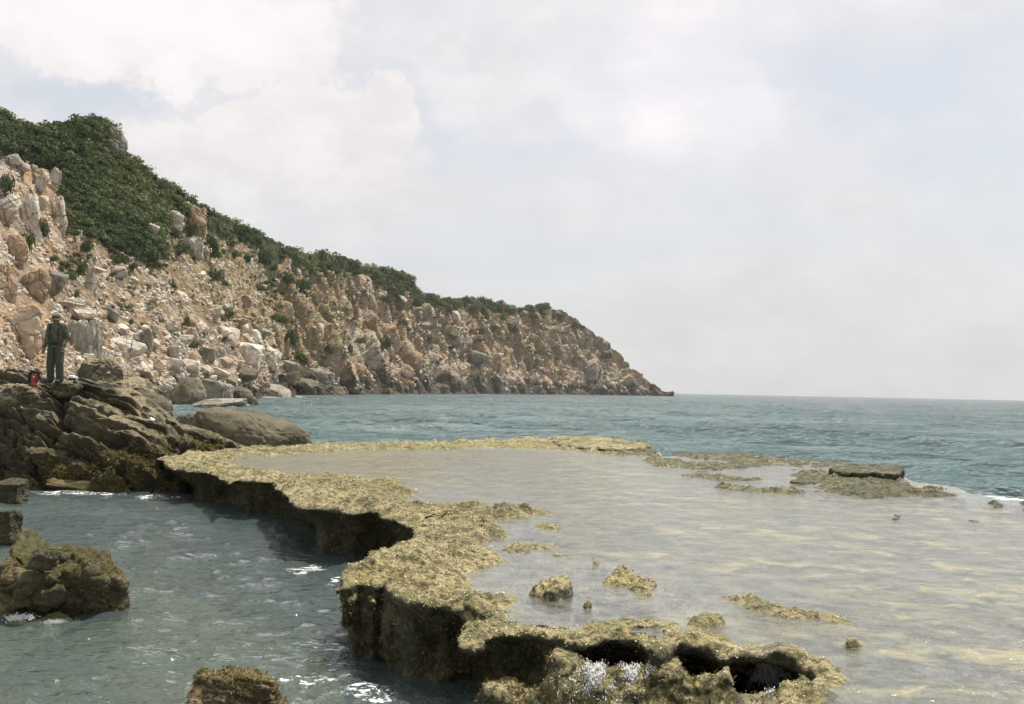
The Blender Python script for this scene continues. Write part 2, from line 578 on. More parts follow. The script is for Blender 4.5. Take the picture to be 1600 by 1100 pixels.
def reef_mat(name='reef_crust', walls=True, tint=None):
    """algae-crusted reef rock: ochre-yellow crust, green and dark specks, pale shell grit; steep faces carry dark weed with shade put into its colour"""
    m, g = new_mat(name)
    P, Nn = geo(g)
    z = g.n('ShaderNodeSeparateXYZ', None, Vector=P).outputs[2]
    nz = g.n('ShaderNodeSeparateXYZ', None, Vector=Nn).outputs[2]
    big = g.noise(P, 0.8, 5.0, 0.6, 0.5)
    med = g.noise(P, 3.2, 6.0, 0.65, 0.3)
    fine = g.noise(P, 15.0, 5.0, 0.68)
    vf = g.noise(P, 55.0, 4.0, 0.7)
    c = g.mix(g.step(big, 0.40, 0.62), (0.78, 0.66, 0.36), (0.60, 0.52, 0.22))
    c = g.mix(g.math('MULTIPLY', g.step(med, 0.50, 0.57), 0.75), c, (0.25, 0.24, 0.08))
    m2 = g.noise(P, 7.0, 6.0, 0.7, 0.3)
    c = g.mix(g.math('MULTIPLY', g.step(m2, 0.52, 0.56), 0.8), c, (0.15, 0.145, 0.055))
    c = g.mix(g.math('MULTIPLY', g.step(m2, 0.45, 0.38), 0.6), c, (0.60, 0.50, 0.29))
    c = g.mix(g.math('MULTIPLY', g.step(med, 0.44, 0.30), 0.6), c, (0.56, 0.46, 0.25))
    c = g.mix(g.math('MULTIPLY', g.step(fine, 0.53, 0.58), 0.8), c, (0.08, 0.078, 0.035))
    c = g.mix(g.math('MULTIPLY', g.step(fine, 0.44, 0.34), 0.6), c, (0.60, 0.51, 0.30))
    c = g.mix(g.math('MULTIPLY', g.step(vf, 0.56, 0.68), 0.6), c, (0.09, 0.085, 0.04))
    c = g.mix(g.math('MULTIPLY', g.step(vf, 0.40, 0.30), 0.5), c, (0.68, 0.60, 0.42))
    br = g.noise(P, 1.9, 5.0, 0.6)
    c = g.mix(g.math('MULTIPLY', g.step(br, 0.57, 0.7), 0.5), c, (0.22, 0.13, 0.06))
    # drowned flats: grey sand with streaks of yellow algae
    wet = g.n('ShaderNodeAttribute', {'attribute_name': 'flooded'}).outputs['Fac']
    st = g.noise(g.scale(P, (0.9, 1.1, 1)), 2.4, 8.0, 0.72, 0.4)
    fl = g.mix(g.step(st, 0.44, 0.60), (0.27, 0.27, 0.21), (0.62, 0.50, 0.19))
    fl = g.mix(g.math('MULTIPLY', g.step(med, 0.52, 0.62), 0.6), fl, (0.15, 0.14, 0.09))
    c = g.mix(wet, c, fl)
    zone = g.noise(P, 0.9, 6.0, 0.62, 0.8)
    c = g.mix(g.math('MULTIPLY', g.step(zone, .53, .60), .6), c, g.vmath('MULTIPLY', c, (0.55, 0.60, 0.55)))
    c = g.mix(g.math('MULTIPLY', g.step(zone, .42, .34), .5), c, (0.50, 0.45, 0.34))
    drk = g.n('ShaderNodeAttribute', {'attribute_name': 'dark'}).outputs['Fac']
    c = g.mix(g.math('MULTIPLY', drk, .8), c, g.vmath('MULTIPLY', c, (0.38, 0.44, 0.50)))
    silt = g.n('ShaderNodeAttribute', {'attribute_name': 'silt'}).outputs['Fac']
    c = g.mix(g.math('MULTIPLY', silt, g.math('MULTIPLY', wet, .75)), c, g.mix(st, (0.46, 0.32, 0.16), (0.62, 0.47, 0.24)))
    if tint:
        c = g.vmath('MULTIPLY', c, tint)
    # dark weed on steep and low faces, wall shade painted into its tone
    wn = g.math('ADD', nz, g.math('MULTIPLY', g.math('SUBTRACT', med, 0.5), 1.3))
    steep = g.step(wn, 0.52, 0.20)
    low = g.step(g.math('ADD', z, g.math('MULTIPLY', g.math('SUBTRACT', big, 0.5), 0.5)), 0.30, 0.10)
    weed_shade = g.n('ShaderNodeAttribute', {'attribute_name': 'weedy'}).outputs['Fac']
    low = g.math('MAXIMUM', low, g.step(g.math('ADD', weed_shade, g.math('MULTIPLY', g.math('SUBTRACT', med, 0.5), 1.0)), .45, .65))
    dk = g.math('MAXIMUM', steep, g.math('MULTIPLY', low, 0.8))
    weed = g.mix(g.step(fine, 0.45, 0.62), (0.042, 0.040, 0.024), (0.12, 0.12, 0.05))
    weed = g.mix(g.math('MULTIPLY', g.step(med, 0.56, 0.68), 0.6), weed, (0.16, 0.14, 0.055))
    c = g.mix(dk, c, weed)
    pin = g.step(g.noise(P, 0.45, 3.0), 0.42, 0.7)
    c = g.mix(g.math('MULTIPLY', pin, 0.25), c, (0.16, 0.13, 0.10))
    h = g.math('ADD', g.math('MULTIPLY', fine, 0.7), g.math('MULTIPLY', vf, 0.35))
    h = g.math('ADD', h, g.math('MULTIPLY', g.vor(P, 22.0), 0.35))
    h = g.math('ADD', h, g.math('MULTIPLY', m2, 1.2))
    nb = g.bump(h, 1.0, 0.16)
    rough = g.math('MULTIPLY_ADD', dk, -0.2, 0.75)
    finish(g, principled(g, c, rough, nb, 0.35))
    return m


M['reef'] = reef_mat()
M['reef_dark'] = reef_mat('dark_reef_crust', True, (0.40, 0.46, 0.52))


def outcrop_mat(name, A, B, weedamt=1.0, sc=1.0):
    m, g = new_mat(name)
    P, Nn = geo(g)
    z = g.n('ShaderNodeSeparateXYZ', None, Vector=P).outputs[2]
    nz = g.n('ShaderNodeSeparateXYZ', None, Vector=Nn).outputs[2]
    big = g.noise(P, 0.5 * sc, 5.0, 0.6, 0.5)
    med = g.noise(P, 1.8 * sc, 7.0, 0.66, 0.3)
    fine = g.noise(P, 9.0 * sc, 5.0, 0.68)
    vf = g.noise(P, 36.0 * sc, 3.0, 0.7)
    c = g.mix(g.step(big, 0.40, 0.62), A, B)
    c = g.mix(g.math('MULTIPLY', g.step(med, 0.50, 0.58), 0.75), c, (0.085, 0.076, 0.045))
    c = g.mix(g.math('MULTIPLY', g.step(fine, 0.53, 0.61), 0.65), c, (0.055, 0.05, 0.03))
    c = g.mix(g.math('MULTIPLY', g.step(fine, 0.42, 0.30), 0.5), c, (0.30, 0.25, 0.16))
    c = g.mix(g.math('MULTIPLY', g.step(vf, 0.58, 0.7), 0.5), c, (0.05, 0.045, 0.03))
    c = g.mix(g.math('MULTIPLY', g.step(g.noise(P, 1.1 * sc, 4.0), 0.56, 0.7), 0.6), c, (0.17, 0.145, 0.045))
    wn = g.math('ADD', z, g.math('MULTIPLY', g.math('SUBTRACT', big, 0.5), 2.6))
    low = g.math('MULTIPLY', g.step(wn, 1.35, 0.75), weedamt)
    weed = g.mix(g.step(fine, 0.42, 0.62), (0.035, 0.034, 0.018), (0.16, 0.145, 0.055))
    weed = g.mix(g.math('MULTIPLY', g.step(med, 0.57, 0.68), 0.7), weed, (0.24, 0.18, 0.09))
    c = g.mix(g.math('MULTIPLY', low, 0.8), c, weed)
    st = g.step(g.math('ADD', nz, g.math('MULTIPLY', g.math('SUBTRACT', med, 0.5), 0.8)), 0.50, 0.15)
    c = g.mix(g.math('MULTIPLY', st, 0.7), c, (0.075, 0.070, 0.046))  # shade of steep faces painted in as a darker tone
    crk = g.n('ShaderNodeAttribute', {'attribute_name': 'crack'}).outputs['Fac']
    c = g.mix(g.math('MULTIPLY', crk, 0.75), c, (0.02, 0.018, 0.012))
    h = g.math('ADD', g.math('MULTIPLY', fine, 0.7), g.math('MULTIPLY', med, 0.8))
    h = g.math('ADD', h, g.math('MULTIPLY', vf, 0.25))
    nb = g.bump(h, 1.0, 0.28 / sc)
    finish(g, principled(g, c, 0.75, nb, 0.3))
    return m


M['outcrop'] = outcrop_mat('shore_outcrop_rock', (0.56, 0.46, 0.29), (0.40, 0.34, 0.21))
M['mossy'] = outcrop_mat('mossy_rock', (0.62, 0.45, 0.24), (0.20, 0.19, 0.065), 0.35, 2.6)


def water_normal(g, P, s1, a1, s2, a2, stretch=(1.0, 1.0, 1.0)):
    Q = g.scale(P, stretch)
    n1 = g.noise(Q, s1, 3.0, 0.6, 0.4)
    n2 = g.noise(Q, s2, 4.0, 0.6, 0.2)
    h = g.math('ADD', g.math('MULTIPLY', n1, a1), g.math('MULTIPLY', n2, a2))
    return g.bump(h, 1.0, 1.0)


def sea_mat():
    m, g = new_mat('sea_water')
    P, Nn = geo(g)
    clear = g.n('ShaderNodeAttribute', {'attribute_name': 'clear'}).outputs['Fac']
    foam = g.n('ShaderNodeAttribute', {'attribute_name': 'foam'}).outputs['Fac']
    far = g.n('ShaderNodeAttribute', {'attribute_name': 'far'}).outputs['Fac']
    Q = g.scale(P, (0.8, 1.25, 1.0))
    n0 = g.noise(g.scale(P, (0.7, 1.4, 1.0)), 0.25, 4.0, 0.6, 0.5)
    n00 = g.noise(g.scale(P, (0.9, 0.8, 1.0)), 0.06, 4.0, 0.65, 0.5)
    n1 = g.noise(Q, 1.1, 4.0, 0.6, 0.5)
    n2 = g.noise(Q, 4.5, 4.0, 0.62, 0.3)
    n3 = g.noise(Q, 14.0, 3.0, 0.6, 0.2)
    open_ = g.math('SUBTRACT', 1.0, clear)
    h = g.math('MULTIPLY', n0, g.math('MULTIPLY', open_, 2.0))
    h = g.math('ADD', h, g.math('MULTIPLY', n00, g.math('MULTIPLY', open_, 5.0)))
    h = g.math('ADD', h, g.math('MULTIPLY', n1, g.math('MULTIPLY_ADD', open_, 0.62, 0.10)))
    h = g.math('ADD', h, g.math('MULTIPLY', n2, g.math('MULTIPLY_ADD', open_, 0.10, 0.085)))
    h = g.math('ADD', h, g.math('MULTIPLY', n3, 0.016))
    nb = g.bump(h, 1.0, 1.0)
    var = g.noise(g.scale(P, (0.6, 1.0, 1)), 0.06, 6.0, 0.6)
    near_c = g.mix(g.step(var, 0.4, 0.62), (0.070, 0.125, 0.124), (0.145, 0.198, 0.188))
    c = g.mix(far, near_c, (0.105, 0.135, 0.142))
    c = g.mix(clear, c, (0.078, 0.108, 0.102))
    dif = g.n('ShaderNodeBsdfDiffuse', None, Color=c, Normal=nb).outputs[0]
    tr = g.n('ShaderNodeBsdfTransparent', None, Color=(0.62, 0.72, 0.62)).outputs[0]
    body = g.n('ShaderNodeMixShader', None, Fac=g.math('MULTIPLY', clear, 0.42), i1=dif, i2=tr).outputs[0]
    gl = g.n('ShaderNodeBsdfGlossy', None, Color=(1, 1, 1), Roughness=g.math('MULTIPLY_ADD', far, 0.09, 0.055), Normal=nb).outputs[0]
    fr = g.n('ShaderNodeFresnel', None, IOR=1.333, Normal=nb).outputs[0]
    fr = g.math('MINIMUM', fr, g.math('MULTIPLY_ADD', far, -0.34, 0.72))
    w = g.n('ShaderNodeMixShader', None, Fac=fr, i1=body, i2=gl).outputs[0]
    fn = g.noise(g.scale(P, (.8, 1.3, 1)), 7.0, 7.0, 0.72, 0.8)
    fn2 = g.noise(P, 26.0, 4.0, 0.7)
    fv = g.math('ADD', g.math('MULTIPLY', fn, 0.75), g.math('MULTIPLY', fn2, 0.25))
    th = g.math('SUBTRACT', 0.87, g.math('MULTIPLY', g.math('MINIMUM', foam, 0.90), 0.40))
    fm = g.step(fv, th, g.math('ADD', th, 0.04))
    white = g.n('ShaderNodeBsdfDiffuse', None, Color=(0.72, 0.73, 0.72), Normal=nb).outputs[0]
    finish(g, g.n('ShaderNodeMixShader', None, Fac=fm, i1=w, i2=white).outputs[0])
    return m


M['sea'] = sea_mat()


def film_mat():
    m, g = new_mat('shallow_water_film')
    P, Nn = geo(g)
    rip = g.n('ShaderNodeAttribute', {'attribute_name': 'ripple'}).outputs['Fac']
    Q = g.scale(P, (0.9, 1.1, 1.0))
    n1 = g.noise(Q, 2.6, 4.0, 0.62, 0.5)
    n2 = g.noise(Q, 9.0, 4.0, 0.62, 0.4)
    n3 = g.noise(Q, 30.0, 3.0, 0.6, 0.2)
    h = g.math('ADD', g.math('MULTIPLY', n1, 0.016), g.math('ADD', g.math('MULTIPLY', n2, 0.013), g.math('MULTIPLY', n3, 0.006)))
    nb = g.bump(g.math('MULTIPLY', h, rip), 1.0, 1.0)
    tr = g.n('ShaderNodeBsdfTransparent', None, Color=(0.86, 0.89, 0.86)).outputs[0]
    # suspended sediment: the water itself is a little milky
    mat_n = g.noise(g.scale(P, (1.0, 1.4, 1)), 1.7, 9.0, 0.74, 0.5)
    mat_m = g.step(mat_n, 0.47, 0.63)
    patchy = g.step(g.noise(P, 0.35, 3.0), 0.38, 0.58)
    mat_m = g.math('MULTIPLY', mat_m, g.math('MULTIPLY', g.math('MULTIPLY_ADD', patchy, 0.75, 0.25), g.math('MINIMUM', rip, 1.0)))
    mcol = g.mix(mat_m, (0.30, 0.315, 0.295), g.mix(g.step(g.noise(P, 9.0, 4.0, .7), .42, .6), (0.54, 0.46, 0.23), (0.30, 0.30, 0.14)))
    milk = g.n('ShaderNodeBsdfDiffuse', None, Color=mcol).outputs[0]
    dens = g.math('MULTIPLY_ADD', g.step(g.noise(P, 4.5, 8.0, 0.75), 0.38, 0.64), 0.30, 0.10)
    dens = g.math('ADD', dens, g.math('MULTIPLY', mat_m, 0.40))
    body = g.n('ShaderNodeMixShader', None, Fac=dens, i1=tr, i2=milk).outputs[0]
    gl = g.n('ShaderNodeBsdfGlossy', None, Color=(0.97, 0.965, 0.965), Roughness=0.14, Normal=nb).outputs[0]
    fr = g.n('ShaderNodeFresnel', None, IOR=1.36, Normal=nb).outputs[0]
    fr = g.math('MINIMUM', g.math('MULTIPLY_ADD', fr, 1.0, 0.02), 0.54)
    bare = g.n('ShaderNodeAttribute', {'attribute_name': 'bare'}).outputs['Fac']
    bn = g.step(g.noise(g.scale(P, (.5, 1.0, 1)), 1.3, 6.0, .65, .4), .34, .50)
    fr = g.math('MULTIPLY', fr, g.math('SUBTRACT', 1.0, g.math('MULTIPLY', g.math('MULTIPLY', bare, bn), 0.8)))
    w = g.n('ShaderNodeMixShader', None, Fac=fr, i1=body, i2=gl).outputs[0]
    foam = g.n('ShaderNodeAttribute', {'attribute_name': 'foam'}).outputs['Fac']
    fn = g.noise(g.scale(P, (0.6, 1.5, 1)), 7.0, 6.0, 0.7, 0.6)
    th = g.math('SUBTRACT', 1.02, g.math('MULTIPLY', foam, 0.5))
    fm = g.step(fn, th, g.math('ADD', th, 0.04))
    white = g.n('ShaderNodeBsdfDiffuse', None, Color=(0.75, 0.75, 0.74)).outputs[0]
    finish(g, g.n('ShaderNodeMixShader', None, Fac=fm, i1=w, i2=white).outputs[0])
    return m


M['film'] = film_mat()


def plain(name, col, rough=0.8, var=0.25, sc=20.0, spec=0.3, bump=0.0):
    m, g = new_mat(name)
    co = g.n('ShaderNodeTexCoord').outputs['Object']
    n = g.noise(co, sc, 4.0, 0.6)
    v = g.math('MULTIPLY_ADD', n, 2 * var, 1 - var)
    c = g.vmath('MULTIPLY', col, g.n('ShaderNodeCombineXYZ', None, X=v, Y=v, Z=v).outputs[0])
    nb = g.bump(n, bump, 0.02) if bump else None
    finish(g, principled(g, c, rough, nb, spec))
    return m


M['white_foam'] = plain('white_foam', (0.66, 0.67, 0.66), 0.6, 0.12, 8.0, 0.5, 0.5)
M['seabed'] = plain('seabed_sand', (0.34, 0.29, 0.17), 0.9, 0.5, 1.2)
print('A', time.time() - T0)

# ------------------------------------------------------------------ the headland
RIDGE = [(-900, 150), (-500, 140), (-250, 150), (-100, 168), (-30, 176), (0, 181), (30, 192), (60, 202), (90, 200), (110, 196), (135, 190), (160, 193),
         (175, 204), (190, 220), (200, 240), (210, 257), (235, 274), (262, 288), (290, 306), (320, 324), (345, 342), (370, 352),
         (400, 366), (430, 381), (450, 391), (480, 397), (500, 399), (520, 403), (540, 408), (560, 414), (590, 419), (625, 428), (640, 440),
         (660, 458), (690, 467), (715, 466), (740, 466), (780, 475), (815, 483), (845, 480), (880, 484), (900, 496), (920, 512), (940, 528),
         (960, 547), (985, 574), (1005, 589), (1018, 597), (1030, 606), (1040, 611.5), (1052, 613.2)]
DW = [(-900, 60), (-300, 66), (0, 72), (150, 88), (260, 108), (330, 128), (400, 165), (470, 215), (540, 265), (620, 330), (700, 410), (800, 510),
      (900, 600), (980, 660), (1052, 700)]
SLOPE = [(-900, .72), (0, .72), (200, .66), (400, .66), (600, .7), (850, .8), (1052, .9)]


def hor(u):
    return 609 + (np.asarray(u, float) - 800) * 0.02


def head_D(u, v):
    u = np.asarray(u, float)
    dw = interp(u, DW); s = interp(u, SLOPE)
    vr = interp(u, RIDGE); h = hor(u)
    e = np.maximum((h - vr) / FPX, 0.0005)
    dr = dw * s / (s - e) + 1.0
    vw = h + EYE * FPX / dw
    t = (vw - v) / (vw - vr)
    return dw + (dr - dw) * np.sign(t) * np.abs(t) ** 1.0, t, dr, vr, vw


VEG_LOW = [(-900, 330), (-200, 300), (-60, 260), (0, 235), (30, 232), (60, 258), (95, 262), (100, 345), (130, 358), (165, 376), (200, 388), (240, 392), (262, 384), (240, 352), (270, 332),
           (300, 330), (330, 352), (350, 372), (380, 376), (420, 392), (450, 402), (480, 418), (510, 428), (545, 424), (575, 428), (610, 446), (640, 462), (680, 482),
           (700, 486), (730, 476), (780, 486), (840, 486), (860, 482), (1052, 300)]
VEG_LOW_NEAR = [(k, v) for k, v in VEG_LOW]


def veg_mask(u, v):
    lo = interp(u, VEG_LOW)
    return sstep(lo - v, -8, 8)


def build_headland():
    us = np.concatenate([np.arange(-900, -60, 6.0), np.arange(-60, 1053, 1.45), [1052.0]])
    nv = 300
    tt = np.concatenate([np.linspace(-0.03, 1.0, nv), 1.0 + np.array([.02, .06, .12, .2, .35, .6])])
    U, Tt = np.meshgrid(us, tt)
    _, _, dr, vr, vw = head_D(U, np.zeros_like(U))
    dw = interp(U, DW)
    tc = np.minimum(Tt, 1.0)
    v = vw + (vr - vw) * tc
    D = dw + (dr - dw) * tc
    P = at(U, v, D)
    back = np.maximum(Tt - 1.0, 0)
    # the far side of the ridge falls away
    P[..., 1] += back * dr * 0.9
    P[..., 0] += back * dr * 0.5 * sstep(U, 1100, 200) * 0 - back * 10
    P[..., 2] -= back * (P[..., 2] + 3) * 1.4
    # base normals
    du = np.gradient(P, axis=1); dv = np.gradient(P, axis=0)
    N = np.cross(du, dv); N /= np.linalg.norm(N, axis=-1, keepdims=True) + 1e-9
    # soften normals so displacement leans up and outwards
    Nn = N + np.array([0, -0.15, 0.35]); Nn /= np.linalg.norm(Nn, axis=-1, keepdims=True)
    veg = veg_mask(U, v)
    z = P[..., 2]
    hgt = np.clip(z, 0, 200)
    q = P.copy()
    A1, B1, I1 = voro(q / 11.0 + 3.1)
    A2, B2, I2 = voro(q * np.array([1, 1, .8]) / 4.2 + 7.7)
    A3, B3, I3 = voro(q / 1.7 + 1.2)
    rid = ridged(q * np.array([.05, .05, .012]) + 5, 4)
    big = fbm(q / 28.0, 4)
    mid = fbm(q / 7.0 + 4, 4)
    rocky = 1 - veg
    fine_ok = sstep(D, 420, 150)
    blk1 = sstep(B1 - A1, 0, .32) * (.35 + I1)
    blk2 = sstep(B2 - A2, 0, .38) * (.3 + I2)
    blk3 = sstep(B3 - A3, 0, .45) * (.3 + I3) * fine_ok
    # steep ribs above the water on the middle and far cliffs
    rib = sstep(U, 420, 560) * sstep(tc, .62, .35)
    A4, B4, I4 = voro(np.stack([q[..., 0] * .16 + q[..., 2] * .05, q[..., 1] * .12, q[..., 2] * .06 + q[..., 1] * .02], -1) + 4.4)
    blk4 = sstep(B4 - A4, 0, .35) * (.2 + I4)
    scr = sstep(U, 460, 330) * sstep(U, 60, 130)      # loose scree is smoother than the cliffs
    gul = ridged(np.stack([q[..., 0] * .055 + q[..., 2] * .03, q[..., 1] * .035, q[..., 2] * .012], -1) + 8, 4)
    disp = big * 2.0 + rocky * ((1 - .75 * scr) * (.7 * (blk1 - .6) + .5 * (blk2 - .6)) + .45 * (blk3 - .5) + .40 * mid + (rid - .4) * .9 * rib + ((gul - .4) * 2.0 + (blk4 - .5) * 3.4) * sstep(U, 400, 520) + fbm(q / 2.6, 3) * .5 * fine_ok) - .4
    # keep the silhouette: little displacement just at the ridge, and scale by available distance
    near = np.clip(dw / 150.0, 0.42, 1.6)
    disp *= near
    disp *= sstep(tc, 1.02, .93) * .8 + .2
    disp *= 0.35 + 0.65 * sstep(tc, -.03, .06)
    # the peak outcrop
    P = P + Nn * disp[..., None]
    crack = rocky * (1 - .7 * scr) * (np.exp(-((B2 - A2) / .08) ** 2) * .6 + np.exp(-((B4 - A4) / .05) ** 2) * .8 + np.exp(-((B1 - A1) / .05) ** 2) * .7)
    grassz = interp(U, [(-900, .2), (100, .35), (300, .55), (380, .72), (500, .80), (560, .5), (660, .42), (720, .45), (790, .72), (880, .62), (960, .45), (1052, 0.1)])
    grass = grassz * sstep(tc, .10, .35) * 1.0
    V = P.reshape(-1, 3)
    F = grid_faces(len(tt), len(us))
    ob = mk('headland', V, F, headland_mat(), attrs={'scree': scr.ravel(), 'tide': interp(U, [(-900, 2.2), (380, 2.8), (480, 4.5), (600, 7.0), (750, 8.5), (850, 6), (940, 5), (1052, 6)]).ravel(), 'veg': veg.ravel(), 'grass': grass.ravel(), 'block': (0.6 * I2 + 0.4 * I3).ravel(), 'crack': np.clip(crack, 0, 1).ravel()})
    tag(ob, 'long rocky headland falling from a scrub-covered ridge to the sea', None, None, 'structure')
    return us, tt, P


H_US, H_TT, H_P = build_headland()
from bisect import bisect_left


def head_at(u, v):
    """displaced surface point of the headland nearest to the line of sight through (u, v)"""
    D, t, dr, vr, vw = head_D(u, v)
    i = min(max(int(np.searchsorted(H_US, u)), 0), len(H_US) - 1)
    j = min(max(int(np.searchsorted(H_TT, t)), 0), len(H_TT) - 1)
    return Vector(H_P[j, i]), float(D)


print('headland', time.time() - T0)

# ------------------------------------------------------------------ boulders on the headland
PROTO = {}


def proto(kind):
    if kind in PROTO:
        return PROTO[kind]
    spec = {
        'round': dict(sub=5, planes=10, p=11, rough=.08, crack=.03), 'blocky': dict(sub=5, planes=8, p=34, rough=.07, boxy=.7, crack=.03),
        'slab': dict(sub=5, planes=11, p=30, rough=.09, boxy=.4, crack=.04), 'wedge': dict(sub=5, planes=11, p=34, rough=.06),
        'lump': dict(sub=5, planes=12, p=12, rough=.10, crack=.05), 'crag': dict(sub=6, planes=16, p=11, rough=.15, crack=.11), 'stone': dict(sub=4, planes=10, p=24, rough=.08),
        'stoneb': dict(sub=4, planes=7, p=30, rough=.07, boxy=.6), 'stonec': dict(sub=4, planes=12, p=12, rough=.09),
        'stoned': dict(sub=4, planes=8, p=36, rough=.06), 'spire': dict(sub=5, planes=10, p=11, rough=.09, crack=.06)}
    k, s = kind
    V, F = rock_shape(sum(map(ord, k)) * 7 + s * 131, **spec[k])
    if k in ('crag', 'round', 'blocky', 'slab', 'wedge', 'lump', 'spire'):
        V = V / np.abs(V).max(0)
    PROTO[kind] = (V, F)
    return PROTO[kind]


MESHES = {}


def rock_obj(name, kind, mat, loc, scale, rot, smooth=True):
    key = (kind, mat)
    if key not in MESHES:
        V, F = proto(kind)
        o = mk(name, V, F, M[mat], smooth=smooth)
        MESHES[key] = o.data
    else:
        o = bpy.data.objects.new(name, MESHES[key])
        COL.objects.link(o)
    o.location = loc
    o.scale = scale
    o.rotation_euler = rot
    return o


def head_boulder(u, v, w, h, kind, mat, label, cat='boulder', seed=0, depth=0.8, tilt=0.0, lift=0.0, group=None, name='boulder', push=0.0):
    P, D = head_at(u, v)
    D = P.y
    c = at(np.array(u), np.array(v), np.array(D - D / FPX * min(w, h) * .12))
    m = D / FPX
    if v - h / 2 < interp(u, RIDGE) + 4 and u > 400:
        c = np.array(P) + np.array([0, 0, h * m * .15])
    o = rock_obj(name, (kind, seed), mat, c + np.array([0, 0, lift]), (w * m / 2, w * m / 2 * depth, h * m / 2), (0, tilt, 0))
    tag(o, label, cat, group)
    return o


HB = head_boulder
# rock towers and cliffs standing in the scrub at the upper left
HB(174, 226, 52, 60, 'crag', 'granite_grey', 'brown cliff outcrop right under the scrubby peak at the top of the ridge', 'rock outcrop', 1, .8, .12, name='rock_outcrop')
HB(64, 283, 32, 44, 'crag', 'granite', 'rounded tan pillar topping the left rock towers, left of the slim finger', 'rock tower', 2, name='rock_tower')
HB(87, 284, 19, 50, 'crag', 'granite', 'slim upright rock finger against the dark scrub at upper left', 'rock tower', 3, tilt=.15, name='rock_tower')
HB(46, 340, 36, 96, 'crag', 'granite', 'tallest curved pale rock tower at the far left', 'rock tower', 4, tilt=-.18, name='rock_tower')
HB(90, 338, 26, 78, 'crag', 'granite', 'pointed rock spire between the tall curved tower and the scrub', 'rock tower', 5, tilt=-.08, name='rock_tower')
HB(8, 332, 42, 62, 'crag', 'granite', 'squat rounded rock tower cut by the left edge of the photo', 'rock tower', 6, name='rock_tower')
HB(66, 318, 20, 26, 'round', 'granite', 'small rounded block wedged between the two tallest rock towers', 'boulder', 7)
HB(20, 250, 30, 20, 'crag', 'granite', 'pale rock ledge breaking through scrub near the top left corner of the slope', 'rock outcrop', 8, name='rock_outcrop')
HB(36, 262, 26, 16, 'slab', 'granite', 'flat pale slab below the topmost ledge in the scrub at left', 'boulder', 9)
HB(306, 352, 38, 68, 'crag', 'granite_orange', 'tall orange-tan rock tower on the edge of the scrub', 'rock tower', 10, tilt=-.1, name='rock_tower')
HB(270, 350, 36, 42, 'crag', 'granite', 'broken tan crag just left of the orange-tan rock tower', 'rock tower', 11, name='rock_tower')
HB(304, 386, 34, 50, 'crag', 'granite', 'pale leaning crag at the foot of the orange-tan rock tower', 'rock tower', 12, tilt=-.45, name='rock_tower')
HB(292, 321, 9, 10, 'round', 'granite', 'small round stone balanced on top of the crag beside the orange-tan tower', 'boulder', 13, lift=.2)
HB(236, 356, 24, 16, 'slab', 'granite', 'pale tilted slab at the lower edge of the scrub left of the crags', 'boulder', 14, tilt=.5)
HB(314, 332, 16, 16, 'blocky', 'granite_orange', 'squarish block capping the orange-tan rock tower', 'boulder', 15)
HB(56, 452, 52, 62, 'crag', 'granite_orange', 'big orange-brown crag above and left of the standing person', 'rock outcrop', 16, tilt=-.1, name='rock_outcrop')
HB(82, 448, 30, 52, 'slab', 'granite_grey', 'grey slab face leaning on the right of the big orange-brown crag', 'rock slab', 17, tilt=.35, name='rock_slab')
HB(8, 450, 44, 80, 'crag', 'granite_orange', 'orange cracked crag at the left edge of the photo, above the dark cliff', 'rock outcrop', 18, name='rock_outcrop')
HB(28, 395, 44, 60, 'crag', 'granite_orange', 'weathered orange-brown buttress below the left rock towers', 'rock outcrop', 19, name='rock_outcrop')
HB(143, 441, 17, 44, 'wedge', 'granite', 'upright pale pointed slab standing on the scree beside dark shrubs', 'boulder', 20, tilt=-.08)
HB(187, 425, 30, 22, 'round', 'granite', 'rounded tan boulder half hidden in dark shrubs on the upper scree', 'boulder', 21)
HB(150, 422, 34, 14, 'slab', 'granite', 'long pale slab lying on the upper scree beside the pointed slab', 'boulder', 22)
HB(118, 488, 56, 22, 'slab', 'granite', 'broad pale ledge behind and right of the person at shoulder height', 'rock ledge', 23, tilt=.15, name='rock_ledge')
HB(110, 478, 50, 14, 'slab', 'granite', 'upper pale ledge stacked on the broad one right of the person', 'rock ledge', 24, tilt=.15, name='rock_ledge')
HB(137, 545, 58, 100, 'crag', 'granite_grey', 'tall green-grey bulging rock face just right of the person', 'rock outcrop', 25, depth=.6, name='rock_outcrop')
HB(30, 520, 90, 95, 'crag', 'granite_orange', 'layered pinkish rock wall left of the person', 'rock outcrop', 26, depth=.6, name='rock_outcrop')
HB(265, 510, 30, 25, 'blocky', 'granite', 'squared pale block on the scree above the beach boulders', 'boulder', 27)
HB(228, 534, 34, 44, 'round', 'granite_grey', 'tall rounded grey boulder leaning left in the pile right of the person', 'boulder', 28, tilt=-.35)
HB(267, 554, 28, 32, 'wedge', 'granite_grey', 'grey egg-shaped boulder in the middle of the white boulder pile', 'boulder', 29, tilt=.2)
HB(324, 556, 30, 26, 'blocky', 'granite_grey', 'cube-like grey boulder with a flat pale top', 'boulder', 30, tilt=.05)
HB(298, 576, 32, 32, 'blocky', 'granite', 'white cracked block between the dark wedge and the cube-like boulder', 'boulder', 31)
HB(273, 574, 34, 24, 'wedge', 'granite_grey', 'dark-faced wedge boulder pointing down towards the water', 'boulder', 32, tilt=-.3)
HB(189, 511, 32, 19, 'round', 'granite', 'pale rounded boulder above the white rock ledges right of the person', 'boulder', 33)
HB(158, 508, 26, 20, 'round', 'granite', 'rounded pale boulder touching the top of the green-grey rock face', 'boulder', 34)
HB(200, 546, 54, 38, 'slab', 'granite', 'white layered rock bank in the middle of the boulder pile', 'rock ledge', 35, tilt=.2, name='rock_ledge')
